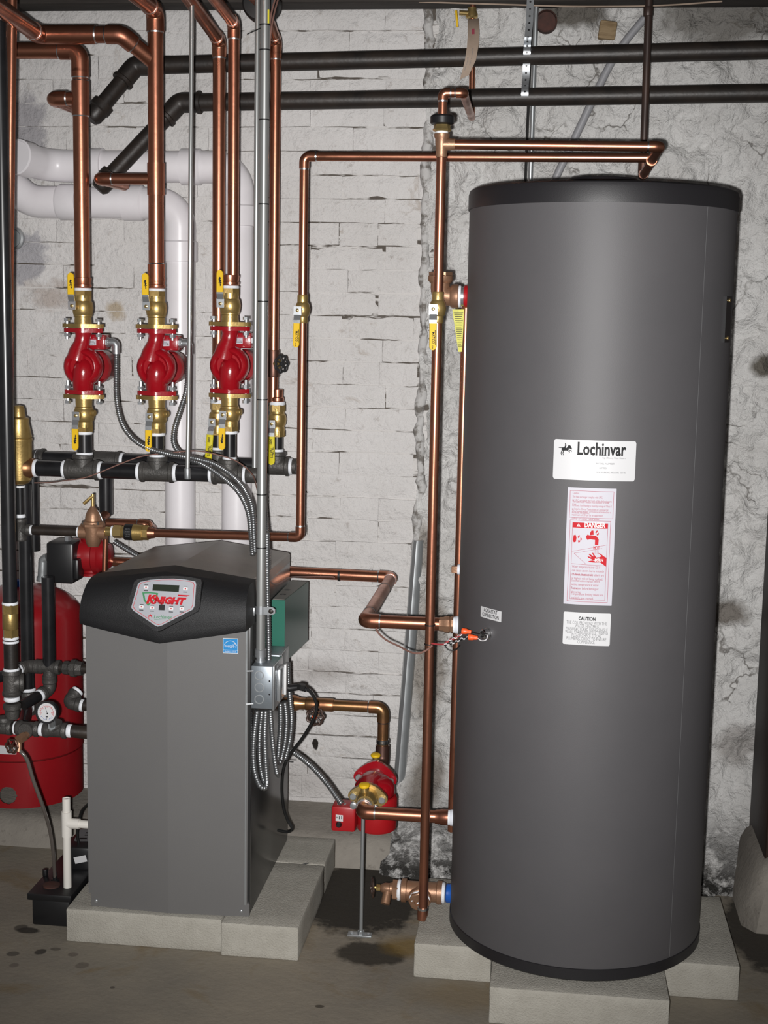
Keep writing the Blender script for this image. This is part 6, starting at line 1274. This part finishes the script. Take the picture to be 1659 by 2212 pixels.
# ------------------------------------------------------------------ condensate pump and drain
kx0, kx1 = at(60, 1960, 3.25).x, bx - .012; ky0, ky1 = 3.245, 3.585
zl0 = at(66, 1945, ky0).z; zl1 = at(60, 1930, ky0).z
CP = thing('condensate_pump', ((kx0 + kx1) / 2, 3.4, 0), 'low black condensate pump on the floor left of the boiler', 'pump')
MB().lohi((kx0 + .010, ky0 + .006, 0), (kx1 - .004, ky1, zl0 + .002), bev=.006).build('reservoir', 'plastic_black', CP); MB().lohi((kx0, ky0, zl0), (kx1 + .002, ky1 + .004, zl1), bev=.003).build('lid', 'plastic_black', CP)
MB().lohi((kx0 + .035, 3.41, zl1 - .002), (kx1, ky1 - .004, zl1 + .062), bev=.008).build('motor_cover', 'plastic_black', CP); zt7 = zl1 + .0605
cf = planefn(((kx0 + kx1) / 2 + .03, 3.50, zt7 + .001), (1, .15, 0), (-.15, 1, 0), (0, 0, 1)); cs = decal('rating_label', [rrect(-.042, -.045, .030, .045, .008)], cf, 'ink_grey', CP, .001); decal('label_print', [rect(-.02, .012, .006, .02), rect(-.02, -.004, .012, .002), rect(-.03, -.03, -.01, -.02)], cf, 'ink_black', cs, .0016)
f_ = planefn((kx1 - .030, 3.4095, zl1 + .030), (1, 0, .28), (-.28, 0, 1), (0, -1, 0)); decal('white_label', [rect(-.016, -.009, .018, .009)], f_, 'label_white', CP, .0008)
rp = at(85, 1918, 3.31); MB().lathe((kx0 + .045, 3.30, zl1), (0, 0, 1), [(0, .022), (.004, .022), (.006, .018), (.006, 0)], 20, cap=False).build('inlet_cap', 'rust', CP); MB().bevcyl((kx0 + .006, 3.36, zl1), (kx0 + .006, 3.36, zl1 + .018), .007).build('clip', 'plastic_black', CP)
hb_ = at(119, 1900, 3.335); MB().lathe((hb_.x, hb_.y, zl1 - .002), (0, 0, 1), [(0, .011), (.006, .011), (.007, .006), (.024, .0055)], 12).build('hose_barb', 'plastic_black', CP)
dx_ = at(145, 1850, 3.30).x; PD = thing('drain_pipe', (dx_, 3.30, .07), 'slim white plastic drain pipe with a tee into the black pump', 'pipe')
zdp = lambda py: zof(dx_, 3.30, py)
MB().cyl((dx_, 3.30, zl1 - .004), (dx_, 3.30, zdp(1800)), .0104, seg=18).build('pipe', 'pvc_small', PD); q = MB(); q.lathe((dx_, 3.30, zdp(1724)), (0, 0, -1), [(0, .0085), (0, .0104), (.04, .0104)], 18, cap=False); q.build('vent_stub', 'pvc_small', PD); MB().cyl((dx_, 3.30, zdp(1728)), (dx_, 3.30, zdp(1727)), .0086, seg=14).build('bore', 'plastic_black', PD)
q = MB(); q.cyl((dx_, 3.30, zdp(1806)), (dx_, 3.30, zdp(1753)), .0132, seg=20); zbr = zdp(1778); q.cyl((dx_, 3.30, zbr), (dx_ + .034, 3.30, zbr), .0132, seg=20); q.build('tee', 'pvc_small', PD); q = MB(); q.cyl((dx_ + .03, 3.30, zbr), (X0 - .006, 3.30, zbr - .001), .0104, seg=18); q.build('branch', 'pvc_small', PD); MB().lathe((X0 - .016, 3.30, zbr), (1, 0, 0), [(0, .0104), (.001, .0132), (.010, .0132)], 18).build('hub', 'pvc_small', PD)
cable([(190, 1738, 3.40), (178, 1750, 3.42), (172, 1768, 3.43), (167, 1800, 3.44), (172, 1825, 3.45), (186, 1842, 3.46), (200, 1850, 3.48)], .0042, 'rubber', 'black cord curving behind the white drain pipe', 'cord')
# scraps on the blocks
tag(MB().sweep([at(602, 1867, 3.555) + V((0, 0, 0)), at(648, 1868, 3.55), at(667, 1864.5, 3.56)], .0014, 6).build('twig_scrap', 'rubber'), 'black tie offcut lying on the block beside the boiler', 'scrap')
